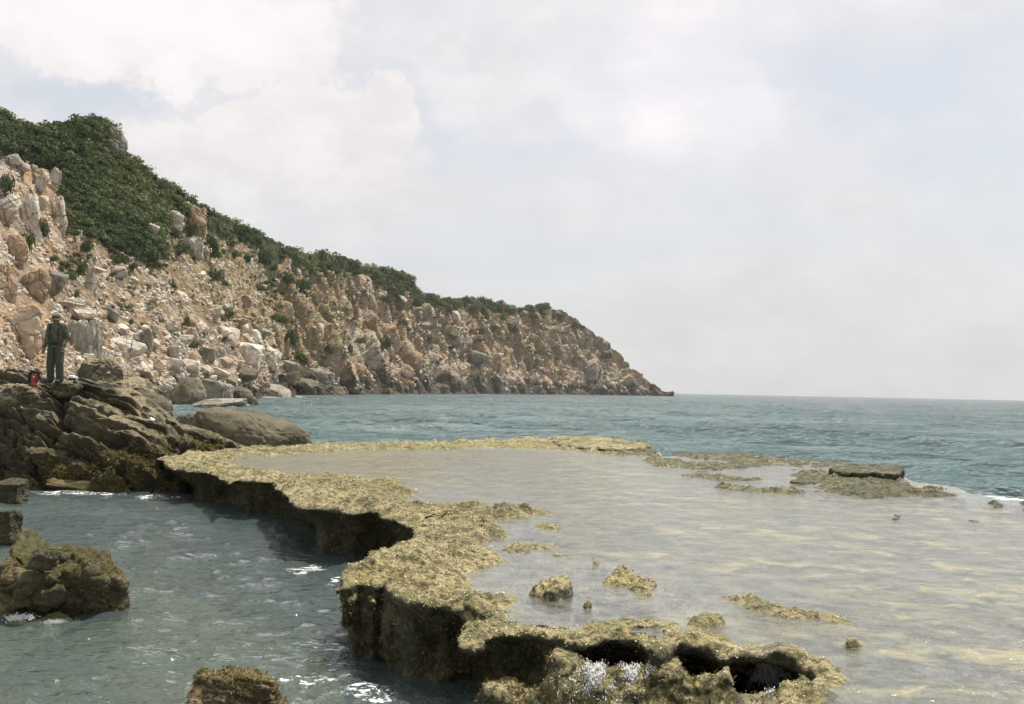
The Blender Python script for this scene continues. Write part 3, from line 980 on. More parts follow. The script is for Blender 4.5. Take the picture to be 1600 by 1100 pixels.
HB(181, 572, 34, 32, 'blocky', 'granite', 'pale squared boulder at the foot of the pile beside the green-grey rock face', 'boulder', 36)
HB(218, 574, 44, 30, 'slab', 'granite', 'white cracked ledge at the foot of the boulder pile', 'rock ledge', 37, tilt=.3, name='rock_ledge')
HB(246, 575, 24, 36, 'slab', 'granite', 'narrow white slab leaning right at the foot of the pile', 'boulder', 38, tilt=.5)
HB(285, 533, 30, 22, 'round', 'granite', 'rounded pale boulder on top of the middle of the pile', 'boulder', 39)
HB(300, 525, 26, 28, 'round', 'granite', 'upright pale boulder left of the green patch of plants', 'boulder', 40)
HB(310, 508, 32, 22, 'round', 'granite', 'large pale boulder above the green patch of plants', 'boulder', 41, tilt=.3)
HB(240, 516, 20, 18, 'round', 'granite', 'small egg-shaped grey boulder left of the squared pale block', 'boulder', 42)
HB(335, 583, 54, 19, 'slab', 'granite', 'long pale flat-topped boulder above the beach rocks', 'boulder', 43, tilt=.08)
HB(384, 556, 54, 50, 'blocky', 'granite', 'big white block with cracked top right of the boulder pile', 'boulder', 44, tilt=.12, depth=1.0)
HB(372, 580, 58, 36, 'round', 'granite_dark', 'dark stained boulder face under the big white block', 'boulder', 45)
HB(424, 560, 44, 44, 'crag', 'granite', 'pale stepped outcrop right of the big white block', 'rock outcrop', 46, name='rock_outcrop')
HB(412, 520, 30, 18, 'round', 'granite_grey', 'grey rounded boulder above the pale stepped outcrop', 'boulder', 47)
HB(450, 573, 34, 22, 'blocky', 'granite_grey', 'flat-topped grey boulder on the shore beyond the white block', 'boulder', 48)
HB(451, 592, 30, 22, 'blocky', 'granite_dark', 'brown block with a dark hollow beneath it at the water line', 'boulder', 49)
HB(480, 602, 50, 20, 'slab', 'granite_dark', 'low dark boulder at the water line right of the hollowed block', 'boulder', 50, tilt=.15)
HB(500, 588, 44, 26, 'round', 'granite_grey', 'grey boulder behind the low dark one at the water line', 'boulder', 51)
HB(355, 597, 40, 26, 'round', 'granite_dark', 'dark rounded boulder at the back of the beach rocks', 'boulder', 52)
HB(516, 520, 14, 24, 'round', 'granite_orange', 'dark orange knob standing out of the middle cliff', 'rock outcrop', 53, name='rock_outcrop')
HB(497, 520, 18, 32, 'slab', 'granite', 'pale pillar left of the dark orange knob on the middle cliff', 'rock outcrop', 54, name='rock_outcrop')
HB(448, 545, 12, 34, 'crag', 'granite_orange', 'yellow-orange fin of rock low on the middle cliff', 'rock outcrop', 55, name='rock_outcrop')
HB(384, 470, 22, 24, 'wedge', 'granite_orange', 'orange angular boulder on the grassy middle slope', 'boulder', 56)
HB(372, 500, 36, 20, 'crag', 'granite_orange', 'orange cracked ledge below the orange angular boulder', 'rock ledge', 57, name='rock_ledge')
HB(575, 418, 13, 11, 'round', 'granite', 'left of two pale round boulders on the skyline scrub', 'boulder', 58)
HB(584, 419, 11, 12, 'round', 'granite', 'right of two pale round boulders on the skyline scrub', 'boulder', 59)
HB(433, 369, 9, 11, 'round', 'granite_grey', 'lone grey boulder poking above the skyline left of the middle', 'boulder', 60, lift=-.4)
HB(514, 395, 20, 9, 'slab', 'granite', 'flat pale rock on the skyline beside a round dark bush', 'boulder', 61)
HB(625, 462, 34, 6, 'slab', 'granite', 'long thin pale slab slanting down through scrub on the far slope', 'rock slab', 62, tilt=.7, name='rock_slab')
HB(666, 508, 17, 14, 'round', 'granite_orange', 'round orange-brown boulder high on the far cliff', 'boulder', 63)
HB(742, 560, 36, 24, 'round', 'granite_grey', 'smooth grey dome of rock low on the far cliff', 'rock outcrop', 64, tilt=.25, name='rock_outcrop')
HB(713, 496, 16, 22, 'slab', 'granite', 'pale upright slab near the top of the far cliff', 'rock slab', 65, name='rock_slab')
HB(923, 586, 24, 20, 'blocky', 'granite_grey', 'grey squared block low on the farthest cliff', 'rock outcrop', 66, name='rock_outcrop')
HB(1014, 590, 10, 7, 'round', 'granite_grey', 'small boulder perched on the tip of the headland', 'boulder', 67)

# loose boulders on the scree: individuals, biggest where the photo shows them
ZONES = [
    ((112, 400, 486, 594), 122, (8, 24), 'granite', 'pale rounded granite boulder loose in the white boulder pile above the shore', 'loose boulders in the white boulder pile'),
    ((100, 360, 395, 490), 48, (5, 13), 'granite', 'small pale granite stone lying loose on the upper scree below the scrub', 'loose stones on the upper scree'),
    ((345, 640, 420, 570), 38, (5, 14), 'granite_orange', 'tan granite stone lying loose on the grassy middle slope', 'loose stones on the grassy slope'),
    ((385, 640, 590, 606), 24, (9, 20), 'granite_dark', 'dark tide-stained boulder lying along the water line below the middle cliff', 'dark boulders along the water line'),
]
MARKS = [(56, 452, 'the big orange-brown crag'), (143, 441, 'the upright pointed slab'), (187, 425, 'the rounded tan boulder among shrubs'), (236, 356, 'the pale tilted slab'), (303, 386, 'the leaning crag'),
         (265, 510, 'the squared pale block'), (228, 534, 'the tall rounded grey boulder'), (267, 554, 'the grey egg-shaped boulder'), (324, 556, 'the cube-like grey boulder'), (200, 546, 'the white layered bank'),
         (384, 556, 'the big white cracked block'), (335, 583, 'the long flat-topped boulder'), (310, 508, 'the green weed patch'), (335, 430, 'the dark cleft shrub'), (238, 405, 'the wide dark shrub on the scree'),
         (384, 470, 'the orange angular boulder'), (413, 404, 'the hanging grey-green bush'), (460, 440, 'the two joined dark bushes'), (424, 560, 'the pale stepped outcrop'), (451, 592, 'the hollowed water-line block'),
         (480, 602, 'the low dark water-line boulder'), (560, 600, 'the narrow cleft shrub of the middle cliff'), (516, 520, 'the dark orange knob'), (118, 488, 'the broad pale ledge'), (284, 388, 'the big shrub under the crags')]


USED = set()


def stone_label(u, v, s, kind, tone, dark):
    best = min(MARKS, key=lambda q: (q[0] - u) ** 2 + (q[1] - v) ** 2)
    dx, dy = u - best[0], v - best[1]
    side = ('above' if dy < 0 else 'below') if abs(dy) > abs(dx) else ('left of' if dx < 0 else 'right of')
    near_ = 'close ' if math.hypot(dx, dy) < 22 else 'well '
    size = 'tiny' if s < 4.8 else 'small' if s < 6.5 else 'middling' if s < 9.5 else 'large'
    shape = {'stone': 'many-sided', 'stoneb': 'blocky', 'stonec': 'rounded', 'stoned': 'sharp-edged'}[kind]
    tn = 'dark' if dark else {'granite': 'pale', 'granite_grey': 'grey', 'granite_orange': 'tan'}[tone]
    L = f'{size} {tn} {shape} stone {near_}{side} {best[2]}'
    if L in USED:      # say more: its offset from the landmark both ways
        L = f'{size} {tn} {shape} stone {"high" if dy < -12 else "a little" if dy < 0 else "low"} and {"far left" if dx < -20 else "left" if dx < 0 else "right" if dx < 20 else "far right"} of {best[2]}'
    if L in USED or len(L.split()) > 16:
        o2 = sorted(MARKS, key=lambda q: (q[0] - u) ** 2 + (q[1] - v) ** 2)[1]
        L = f'{size} {tn} {shape} stone near {best[2]}, towards {o2[2]}'
        if len(L.split()) > 16 or L in USED: L = f'{size} {tn} {shape} stone almost touching {best[2]}'
    USED.add(L)
    return L


for (u0, u1, v0, v1), n, (s0, s1), mat, lab, grp in ZONES:
    for k in range(n):
        u = u0 + (u1 - u0) * RNG.random(); v = v0 + (v1 - v0) * RNG.random()
        if mat == 'granite_dark':
            v = hor(u) + EYE * FPX / interp(u, DW) - 4 - 10 * RNG.random()
        if v < interp(u, VEG_LOW) + 6:
            continue
        s = s0 + (s1 - s0) * RNG.random() ** 2.2
        kind = (['stone', 'stoneb', 'stonec', 'stoned'][int(RNG.integers(4))], int(RNG.integers(4)))
        P, D = head_at(u, v)
        m = P.y / FPX
        sc = np.array([1.15, 1.0, .8]) * (0.8 + .5 * RNG.random(3)) * s * m * .62
        m2 = mat if RNG.random() < .78 else ('granite_grey' if mat == 'granite' else 'granite')
        if mat == 'granite_dark': m2 = mat
        o = rock_obj('boulder', kind, m2, P + Vector((0, 0, float(sc[2]) * .25)), sc, tuple(RNG.random(3) * np.array([.6, .6, 6.28])))
        tag(o, stone_label(u, v, s, kind[0], m2, mat == 'granite_dark'), 'boulder', grp)


def scatter_mesh(base, pts, scales, rots_z, tones=None, tilt=0.5):
    """merge copies of base (V,F) at pts into one big mesh"""
    V, F = base
    n = len(pts)
    a = rots_z; ca, sa = np.cos(a), np.sin(a)
    b = (RNG.random(n) - .5) * 2 * tilt; cb, sb = np.cos(b), np.sin(b)
    S = V[None] * scales[:, None, :]
    x = S[..., 0] * cb[:, None] + S[..., 2] * sb[:, None]
    z = -S[..., 0] * sb[:, None] + S[..., 2] * cb[:, None]
    y = S[..., 1]
    X = x * ca[:, None] - y * sa[:, None]; Y = x * sa[:, None] + y * ca[:, None]
    W = np.stack([X, Y, z], -1) + pts[:, None, :]
    FF = F[None] + (np.arange(n) * len(V))[:, None, None]
    return W.reshape(-1, 3), FF.reshape(-1, F.shape[1])


def sample_head(n, cond, dens=None):
    out = []
    while len(out) < n:
        u = RNG.random() * 1150 - 110; v = 170 + RNG.random() * 450
        vr = interp(u, RIDGE); vw = hor(u) + EYE * FPX / interp(u, DW)
        if v < vr or v > vw - 1 or not cond(u, v):
            continue
        P, D = head_at(u, v)
        out.append((u, v, P.x, P.y, P.z))
    return np.array(out)


# rubble too fine to count
S = sample_head(15500, lambda u, v: v > interp(u, VEG_LOW) + 4 and RNG.random() < (.10 + .9 * float(sstep(vn(np.array([u / 24, v / 16, 3.])) + .5 * vn(np.array([u / 8, v / 6, 7.])) + (.35 if v > 500 and u < 400 else 0), -.15, .35))) * (1 if u < 430 else .5))
Vs, Fs = [], []
off = 0
for k in range(6):
    base = rock_shape(900 + k, sub=1, planes=5, p=16, rough=.12, boxy=.3)
    s = S[k::6]
    m = s[:, 3] / FPX
    px = (1.3 + 6.5 * RNG.random(len(s)) ** 3.4) * np.interp(s[:, 0], [0, 400, 1050], [1.05, .9, .6])
    sc = (px * m * .7)[:, None] * (0.7 + .6 * RNG.random((len(s), 3)))
    W, F = scatter_mesh(base, s[:, 2:5], sc, RNG.random(len(s)) * 6.28)
    Vs.append(W); Fs.append(F + off); off += len(W)
o = mk('scree', np.concatenate(Vs), np.concatenate(Fs), M['granite'], smooth=False)
tag(o, 'fine pale rubble strewn over the whole rocky slope of the headland', 'scree', None, 'stuff')
print('boulders', time.time() - T0)


# ------------------------------------------------------------------ shrubs
def bush(seed, leaves=170, ls=.17, core=True, lumps=5):
    r = np.random.default_rng(seed)
    cs = r.normal(size=(lumps, 3)) * np.array([.42, .42, .16]) + np.array([0, 0, .45]); cs[0] = (0, 0, .4)
    rs = .34 + .26 * r.random(lumps)
    Vl, Fl, Tl = [], [], []
    if core:
        V, F = ICO[2] if leaves > 300 else ICO[1]
        for c, q in zip(cs[:4], rs[:4]):
            base = len(np.concatenate(Vl)) if Vl else 0
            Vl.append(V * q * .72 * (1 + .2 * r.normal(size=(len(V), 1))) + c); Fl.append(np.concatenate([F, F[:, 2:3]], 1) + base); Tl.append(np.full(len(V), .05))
    k = r.integers(lumps, size=leaves)
    d = r.normal(size=(leaves, 3)); d[:, 2] = np.abs(d[:, 2]) * 1.1 - .25; d /= np.linalg.norm(d, axis=1, keepdims=True)
    rad = rs[k] * (0.78 + .34 * r.random(leaves))
    c = cs[k] + d * rad[:, None]
    a = np.cross(d, r.normal(size=(leaves, 3))); a /= np.linalg.norm(a, axis=1, keepdims=True)
    nrm = d + .8 * r.normal(size=(leaves, 3)); b = np.cross(nrm, a); b /= np.linalg.norm(b, axis=1, keepdims=True)
    s = ls * (.5 + r.random(leaves))[:, None]
    base = len(np.concatenate(Vl)) if Vl else 0
    Q = np.stack([c - a * s, c - b * s * .8, c + a * s, c + b * s * .8], 1).reshape(-1, 3)
    Vl.append(Q); Fl.append(np.arange(leaves * 4).reshape(-1, 4) + base)
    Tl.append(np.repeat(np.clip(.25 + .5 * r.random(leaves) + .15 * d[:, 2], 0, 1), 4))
    return np.concatenate(Vl), np.concatenate(Fl), np.concatenate(Tl)


def build_scrub():
    r = RNG
    S = sample_head(3900, lambda u, v: v < interp(u, VEG_LOW) + r.normal() * 7 + (26 * r.random() if r.random() < .08 else 0) and not (158 < u < 200 and 206 < v < 246) and not (32 < u < 98 and 262 < v < 300))
    # extra bushes along the skyline and outside the frame on the left
    sk = []
    for u in np.concatenate([np.arange(-60, 880, 4.2), [886, 905, 912, 930, 948, 962]]):
        if 180 < u < 206 or (r.random() < .18 and u > 520): continue
        v = interp(u, RIDGE) + r.random() * 5
        if v > interp(u, VEG_LOW): continue
        P, D = head_at(u, v); sk.append((u, v, P.x, P.y, P.z))
    S = np.vstack([S, np.array(sk)])
    n_main = len(S)
    # low bushes dotted in gullies over the rocks
    S2 = sample_head(2600, lambda u, v: v > interp(u, VEG_LOW) + 2 and u > 110 and v < hor(u) - (6 if u > 420 else 75) and vn(np.array([u / 17., v / 26. + u / 40., 5.])) + .5 * vn(np.array([u / 6., v / 7., 9.])) > (.20 if u < 700 else .14) + .25 * (u < 400))
    S = np.vstack([S, S2])
    protos = [bush(40 + k, 190, .125, lumps=7) for k in range(8)]
    Vs, Fs, Ts = [], [], []; off = 0
    pick = r.integers(8, size=len(S))
    for k in range(8):
        V, F, Tn = protos[k]
        s = S[pick == k]
        m = s[:, 3] / FPX
        px = np.interp(s[:, 0], [0, 300, 600, 860], [11, 8.5, 7, 6]) * (.5 + 1.35 * r.random(len(s)) ** 2.6)
        px = np.where(np.arange(len(S))[pick == k] >= n_main, px * .50, px)
        sc = (px * m)[:, None] * np.array([1, 1, .8]) * (.8 + .4 * r.random((len(s), 3)))
        pts = s[:, 2:5] - np.array([0, 0, .15]) * (px * m)[:, None]
        W, FF = scatter_mesh((V, F), pts, sc, r.random(len(s)) * 6.28, tilt=.2)
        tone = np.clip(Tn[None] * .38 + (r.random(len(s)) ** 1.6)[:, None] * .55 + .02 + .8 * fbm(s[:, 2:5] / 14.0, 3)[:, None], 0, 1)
        Vs.append(W); Fs.append(FF + off); Ts.append(tone.ravel()); off += len(W)
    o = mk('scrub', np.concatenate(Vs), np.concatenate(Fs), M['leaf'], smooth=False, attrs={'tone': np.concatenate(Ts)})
    tag(o, 'dense dark green coastal scrub covering the ridge of the headland', 'scrub', None, 'stuff')


build_scrub()
SHR = {}
SHRUBS = [(70, 358, 26, 34, 'dark shrub growing at the foot of the pointed rock spire'), (135, 386, 18, 22, 'small dark shrub on the scree just below the scrub edge at left'),
          (82, 404, 20, 16, 'low dark shrub above the left end of the scree, over the grey slab face'), (102, 414, 20, 14, 'low shrub touching the scree edge, upper right of the big orange-brown crag'), (96, 422, 14, 12, 'small round shrub under the low shrub by the big crag'),
          (128, 420, 18, 30, 'upright dark shrub left of the pointed upright slab'), (108, 432, 22, 18, 'dark shrub between the grey slab face and the upright dark shrub'),
          (190, 404, 34, 24, 'wide dark shrub on the upper scree, second patch left of the crags'), (238, 400, 34, 22, 'wide dark shrub on the upper scree below the pale tilted slab'),
          (243, 414, 28, 16, 'low dark shrub directly under the wide one below the pale slab'), (210, 416, 16, 18, 'small shrub between two wide dark shrubs on the upper scree'),
          (274, 366, 18, 22, 'rounded shrub tucked among the crags'), (285, 388, 36, 26, 'big dark shrub at the foot of the leaning crag'), (298, 360, 20, 28, 'dark shrub in the cleft between the two main crags'),
          (178, 428, 16, 12, 'tiny dark shrub beside the rounded tan boulder on the scree'), (330, 380, 26, 34, 'tall dark bush right of the orange-tan tower'), (337, 398, 26, 16, 'shrub on the slope below the tall dark bush'),
          (335, 430, 32, 30, 'dark shrub growing in a cleft on the scree, right of centre'), (352, 442, 16, 14, 'small shrub at the lower right of the cleft shrub'), (368, 398, 22, 16, 'grey-green shrub on the dry slope left of the long dark one'),
          (388, 404, 22, 16, 'grey-green shrub touching the scrub edge above the dry slope'), (413, 404, 34, 32, 'large grey-green bush hanging down the dry middle slope'), (427, 418, 18, 14, 'lower tail of bush below the large grey-green one'),
          (452, 436, 24, 16, 'left of two joined dark bushes on the dry middle slope'), (473, 446, 34, 22, 'right of two joined dark bushes on the dry middle slope'), (506, 428, 24, 24, 'dark bush hanging below the skyline scrub'),
          (503, 389, 10, 10, 'round dark bush standing alone on the skyline'), (532, 396, 24, 10, 'low dome bush on the skyline beside the lone round one'), (546, 402, 22, 10, 'second low dome bush on the skyline'),
          (630, 424, 14, 14, 'round bush on the highest point of the mid ridge'), (618, 456, 28, 16, 'bright green bush above the long thin slab'), (652, 474, 22, 16, 'dark bush below the long thin slab'),
          (588, 440, 22, 10, 'small low bush among pale rocks under the ridge'), (604, 468, 32, 12, 'green bush strip on pale rocks of the middle cliff'), (640, 440, 30, 16, 'dark bush rounding the shoulder of the mid ridge'),
          (675, 470, 26, 16, 'dark bush on the saddle of the ridge'), (700, 482, 22, 16, 'dark bush hanging over the far cliff top'), (740, 478, 34, 16, 'bright green bush on the far cliff top'),
          (757, 490, 20, 24, 'grey-green bush spilling over the far cliff'), (826, 478, 20, 9, 'left of two dome bushes on the far skyline'), (847, 478, 22, 11, 'right of two dome bushes on the far skyline'),
          (785, 500, 14, 18, 'dark bush on the far cliff under the skyline'), (800, 512, 26, 16, 'dark bush on the far cliff left of the tan gully'), (770, 514, 20, 12, 'low bush on the far cliff face'),
          (835, 494, 20, 10, 'low bush below the two skyline domes'), (875, 494, 16, 10, 'bush near the top of the farthest slope'), (898, 508, 22, 12, 'grey bush on the farthest slope by the skyline'), (928, 514, 12, 7, 'small bush on the skyline of the farthest slope'),
          (952, 536, 14, 8, 'small bush low on the skyline of the farthest slope'), (950, 556, 16, 12, 'shrub above the tip of the headland'), (705, 526, 16, 14, 'dark bush in the middle of the far cliff'),
          (670, 528, 16, 10, 'shrub below the round orange-brown boulder'), (705, 542, 20, 10, 'shrub left of and above the grey dome'), (758, 552, 10, 8, 'tiny shrub right of the grey dome'), (752, 518, 18, 14, 'shrub above the tan gully'),
          (470, 560, 26, 24, 'olive shrub low on the middle cliff above the water-line rocks'), (455, 530, 22, 34, 'olive shrub in the gully left of the dark orange knob'), (512, 545, 18, 24, 'olive shrub under the dark orange knob'),
          (545, 545, 12, 26, 'narrow shrub in a crack of the middle cliff'), (604, 536, 22, 28, 'dark green shrub in the cleft between pale crags'), (563, 532, 18, 12, 'small shrub on the middle cliff face'),
          (440, 500, 20, 16, 'thin olive bush on the dry middle slope'), (408, 450, 20, 14, 'small grey bush on the dry middle slope'), (355, 490, 26, 20, 'olive bush on the slope right of the boulder pile'),
          (293, 505, 14, 22, 'bright green weeds between boulders of the pile'), (304, 540, 26, 12, 'bright green weed patch under the pale boulders'), (345, 528, 18, 16, 'green weeds above the cube-like boulder'),
          (205, 502, 14, 10, 'small green weed tuft above the white boulders'), (40, 382, 24, 40, 'dark climbing shrub on the buttress below the left towers'), (10, 290, 30, 40, 'dark shrub beside the squat tower at the left edge'),
          (12, 500, 18, 12, 'small weed tuft on the orange crag at the left edge'), (10, 425, 30, 20, 'olive shrub on top of the orange crag at the left edge')]
for k, (u, v, w, h, lab) in enumerate(SHRUBS):
    P, D = head_at(u, v + h * .35)
    m = P.y / FPX
    if w * 1.0 > 17:
        key = ('big', k % 5)
        if key not in SHR:
            V, F, Tn = bush(70 + k, 650, .085, lumps=8)
            V = V / np.array([1, 1, 1.0]); V[:, 0] /= np.abs(V[:, 0]).max(); V[:, 1] /= np.abs(V[:, 1]).max(); V[:, 2] /= V[:, 2].max()
            o = mk('shrub', V, F, M['leaf'], smooth=False, attrs={'tone': Tn * .6})
            SHR[key] = o.data
        else:
            o = bpy.data.objects.new('shrub', SHR[key]); COL.objects.link(o)
    else:
        key = ('small', k % 4)
        if key not in SHR:
            V, F, Tn = bush(90 + k, 300, .12, lumps=5)
            V[:, 0] /= np.abs(V[:, 0]).max(); V[:, 1] /= np.abs(V[:, 1]).max(); V[:, 2] /= V[:, 2].max()
            o = mk('shrub', V, F, M['leaf'], smooth=False, attrs={'tone': Tn * .6})
            SHR[key] = o.data
        else:
            o = bpy.data.objects.new('shrub', SHR[key]); COL.objects.link(o)
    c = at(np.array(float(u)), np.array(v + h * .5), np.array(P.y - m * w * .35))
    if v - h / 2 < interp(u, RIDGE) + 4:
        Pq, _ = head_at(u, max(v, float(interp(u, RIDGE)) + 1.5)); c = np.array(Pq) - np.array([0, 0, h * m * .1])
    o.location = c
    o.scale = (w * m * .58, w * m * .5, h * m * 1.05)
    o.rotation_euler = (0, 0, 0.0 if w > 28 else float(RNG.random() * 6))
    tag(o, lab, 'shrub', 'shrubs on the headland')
print('shrubs', time.time() - T0)

# ------------------------------------------------------------------ near shore outcrop on the left
OC_CREST = [(-500, 545), (-300, 560), (-100, 566), (0, 579), (30, 577), (50, 582), (66, 590), (85, 596), (105, 596), (122, 590), (140, 592), (165, 592), (190, 602), (215, 613), (240, 628), (262, 648),
            (280, 660), (310, 672), (345, 684), (380, 700), (420, 712)]
OC_W = [(-500, 745), (-100, 745), (0, 750), (60, 757), (150, 762), (215, 769), (262, 766), (300, 760), (420, 750)]


def build_outcrop():
    us = np.arange(-500, 421, 1.6)
    tt = np.concatenate([np.linspace(-.08, 1, 260), 1 + np.array([.02, .05, .1, .2, .4, .7, 1.0])])
    U, Tt = np.meshgrid(us, tt)
    cr = interp(U, OC_CREST); vw = interp(U, OC_W)
    tc = np.minimum(Tt, 1)
    v = vw + (cr - vw) * tc
    dw = EYE * FPX / (vw - hor(U))
    dc = interp(U, [(-500, 25.5), (0, 25.2), (100, 24.2), (200, 24.4), (262, 24.6), (320, 25), (420, 26)])
    # terraces: flat tops that jump back, steep risers
    ph = tc * 3.2 + 0.55 * fbm(np.stack([U / 60, tc * 0 + 2, tc * 0], -1), 2) + U / 260.
    terr = (np.floor(ph) + sstep(ph - np.floor(ph), .25, .95) - (tc * 0)) / 3.2
    t2 = tc + 0.75 * (terr - ph / 3.2) * sstep(tc, 0, .1) * sstep(tc, 1, .92)
    D = dw + (dc - dw) * t2 ** 1.05 * np.where(t2 >= 0, 1, 0) if False else dw + (dc - dw) * t2
    P = at(U, v, D)
    back = np.maximum(Tt - 1, 0)
    P[..., 1] += back * 7
    P[..., 2] -= back ** 1.3 * 4.2
    # displacement
    q = P.copy()
    # slanting strata (down to the right)
    s = np.stack([q[..., 0] * .35 + q[..., 2] * .25, q[..., 1] * .5, q[..., 2] * 1.6 + q[..., 0] * .42], -1)
    A1, B1, I1 = voro(s * .95 + 2.0)
    A2, B2, I2 = voro(s * 2.3 + 8.0)
    r1 = ridged(s * .8, 4)
    f1 = fbm(q * 2.1, 5)
    low = sstep(q[..., 2], 1.5, .5)
    flatten = sstep(q[..., 0], -8.5, -9.6) * sstep(tc, .42, .55)
    b1 = sstep(B1 - A1, 0, .25) * (.3 + I1); b2 = sstep(B2 - A2, 0, .3) * (.3 + I2)
    r2 = ridged(s * np.array([2.2, 2.2, 3.4]) + 4, 3)
    ph2 = s[..., 2] * 1.25 + .5 * fbm(q * .7, 3); saw = ph2 - np.floor(ph2)
    d = .13 * (1 - saw) * sstep(saw, 0, .08) - .1 + .05 * ridged(q * 5.0, 2) + .36 * (b1 - .5) + .20 * (b2 - .5) + .12 * r1 + .10 * r2 + .10 * f1 + low * .17 * fbm(q * 4.5, 3) + .05 * fbm(q * 8, 3)
    d *= 0.35 + .65 * sstep(tc, 1.0, .85)
    d *= sstep(tc, -.08, .06) * .8 + .2
    N = np.array([0.1, -0.72, 0.68])
    P = P + N * d[..., None]
    w1 = B1 - A1; w2 = B2 - A2
    crack = np.clip(np.exp(-(w1 / .055) ** 2) + .6 * np.exp(-(w2 / .06) ** 2) * (I1 > .3), 0, 1)
    P = P - N * (crack * .07)[..., None]
    global SHORE_V, SHORE_N
    SHORE_V = P.reshape(-1, 3); SHORE_N = vnormals(SHORE_V, grid_faces(len(tt), len(us)))
    ob = mk('rocky_shore', P.reshape(-1, 3), grid_faces(len(tt), len(us)), M['outcrop'], attrs={'crack': crack.ravel()})
    tag(ob, 'dark cracked rock shelf of the near shore under the standing person', None, None, 'structure')


build_outcrop()


MOSSY = []


def near_rock(u, vb, w, h, zb, name, kind, mat, label, cat='rock', seed=0, depth=.9, tilt=0.0, sub=6, spec=None, sink=.3, attrs=True, rotz=0.0, scale_noise=2.5, crk=1.0):
    """a rock whose visible base sits at (u, vb) on height zb, w x h photograph pixels"""
    base = on(np.array(float(u)), np.array(float(vb)), zb)
    D = base[1]; m = D / FPX
    W, H = w * m, h * m
    sp = dict(planes=9, p=14, rough=.07, crack=.05); sp.update(spec or {})
    V, F = rock_shape(seed, sub=sub, **sp)
    V = V / np.abs(V).max(0)
    V = V * np.array([W / 2, W / 2 * depth, H / 2 * (1 + sink)])
    ca, sa = math.cos(tilt), math.sin(tilt)
    V = np.stack([V[:, 0] * ca + V[:, 2] * sa, V[:, 1], -V[:, 0] * sa + V[:, 2] * ca], -1)
    cz, sz = math.cos(rotz), math.sin(rotz)
    V = np.stack([V[:, 0] * cz - V[:, 1] * sz, V[:, 0] * sz + V[:, 1] * cz, V[:, 2]], -1)
    n = vnormals(V, F)
    Q = V + np.array([seed * 3.1, 0, 0])
    d = fbm(Q * scale_noise / max(W, .4), 5) * .07 * W + fbm(Q * 14, 3) * .02 + ridged(Q * 4.0, 3) * .03
    A, B, I = voro(Q * 2.4 / max(W, .5) * np.array([1, 1, 1.6]))
    crack = np.exp(-((B - A) / .04) ** 2)
    V = V + n * (d - crk * crack * .012 * W)[:, None]
    loc = (base[0], D + W / 2 * depth * .75, zb + H / 2 * (1 - sink) - H * .0)
    o = mk(name, V, F, M[mat], attrs={'crack': crack * .6 * crk}, loc=loc)
    tag(o, label, cat)
    if mat == 'mossy': MOSSY.append((o, V, F))
    return o


# the smooth whaleback rock behind the reef's left corner, and rocks out in the cove
near_rock(358, 716, 212, 72, .2, 'whaleback_rock', '', 'smooth', 'smooth brown whaleback rock behind the left end of the reef', 'rock', 3, .8, .20, spec=dict(planes=3, p=3.2, rough=.07, crack=.03), crk=.15)
near_rock(295, 690, 90, 50, .45, 'rock', '', 'smooth', 'smooth brown rock joining the whaleback to the dark shore', 'rock', 15, .9, .1, spec=dict(planes=5, p=7, rough=.06))


def cove_rock(u, vb, w, h, kind, mat, label, seed, tilt=0.0, depth=.9):
    b = on(np.array(float(u)), np.array(float(vb)), 0.0); D = b[1]; m = D / FPX
    o = rock_obj('boulder', (kind, seed), mat, (b[0], D + w * m * depth * .4, h * m * .38), (w * m / 2, w * m / 2 * depth, h * m * .62), (0, tilt, 0))
    tag(o, label, 'boulder', None)


cove_rock(283, 634, 62, 48, 'round', 'granite_dark', 'dark domed boulder with a mustard lichen streak in the cove', 70)
cove_rock(332, 630, 52, 36, 'round', 'granite_grey', 'brown boulder with a pale top between the domed and the wedge boulders', 71, .15)
cove_rock(368, 630, 66, 26, 'slab', 'granite_dark', 'low dark wedge boulder sloping right into the cove water', 72, .28)
cove_rock(425, 621, 58, 24, 'round', 'granite_grey', 'rounded brown boulder awash farthest right in the cove', 73, .22)
cove_rock(338, 638, 84, 16, 'slab', 'granite_grey', 'low flat boulder washed over by white surf in the cove', 74)
cove_rock(395, 610, 30, 20, 'blocky', 'granite_dark', 'small dark block behind the rounded brown boulder in the cove', 75)
# rocks behind the person
near_rock(150, 606, 92, 52, 2.0, 'rock', '', 'outcrop', 'pointed brown rock leaning right beside the person', 'rock', 22, .7, .38)
near_rock(20, 590, 190, 46, 2.1, 'rock', '', 'granite_dark', 'dark shaded rock wall behind and left of the person', 'rock', 23, .5, -.05)  # shadow on this wall put into its dark rock colour
near_rock(197, 622, 74, 34, 1.75, 'rock', '', 'outcrop', 'rough brown hump on the right shoulder of the near shore', 'rock', 24, .7, .25)
near_rock(58, 668, 165, 74, 1.1, 'rock_slab', '', 'outcrop', 'large pale flat-faced slab crossed by a diagonal crack below the red bag', 'rock slab', 25, .55, .06, spec=dict(planes=5, p=20, boxy=.6))
near_rock(20, 626, 90, 30, 1.9, 'rock', '', 'outcrop', 'smooth brown hump left of the red bag at the left edge', 'rock', 26, .6, -.03, spec=dict(planes=5, p=8))
near_rock(95, 616, 66, 22, 1.98, 'rock', '', 'outcrop', 'low stone hump directly in front of the person\'s feet', 'rock', 27, .6, 0, spec=dict(planes=6, p=12))
near_rock(152, 690, 100, 36, .9, 'rock', '', 'outcrop', 'dark overhanging ledge in the middle of the near shore', 'rock', 28, .7, .18)
near_rock(215, 700, 92, 52, .6, 'rock', '', 'outcrop', 'pointed rock with an ochre top low on the near shore', 'rock', 29, .7, .25, spec=dict(planes=7, p=22))
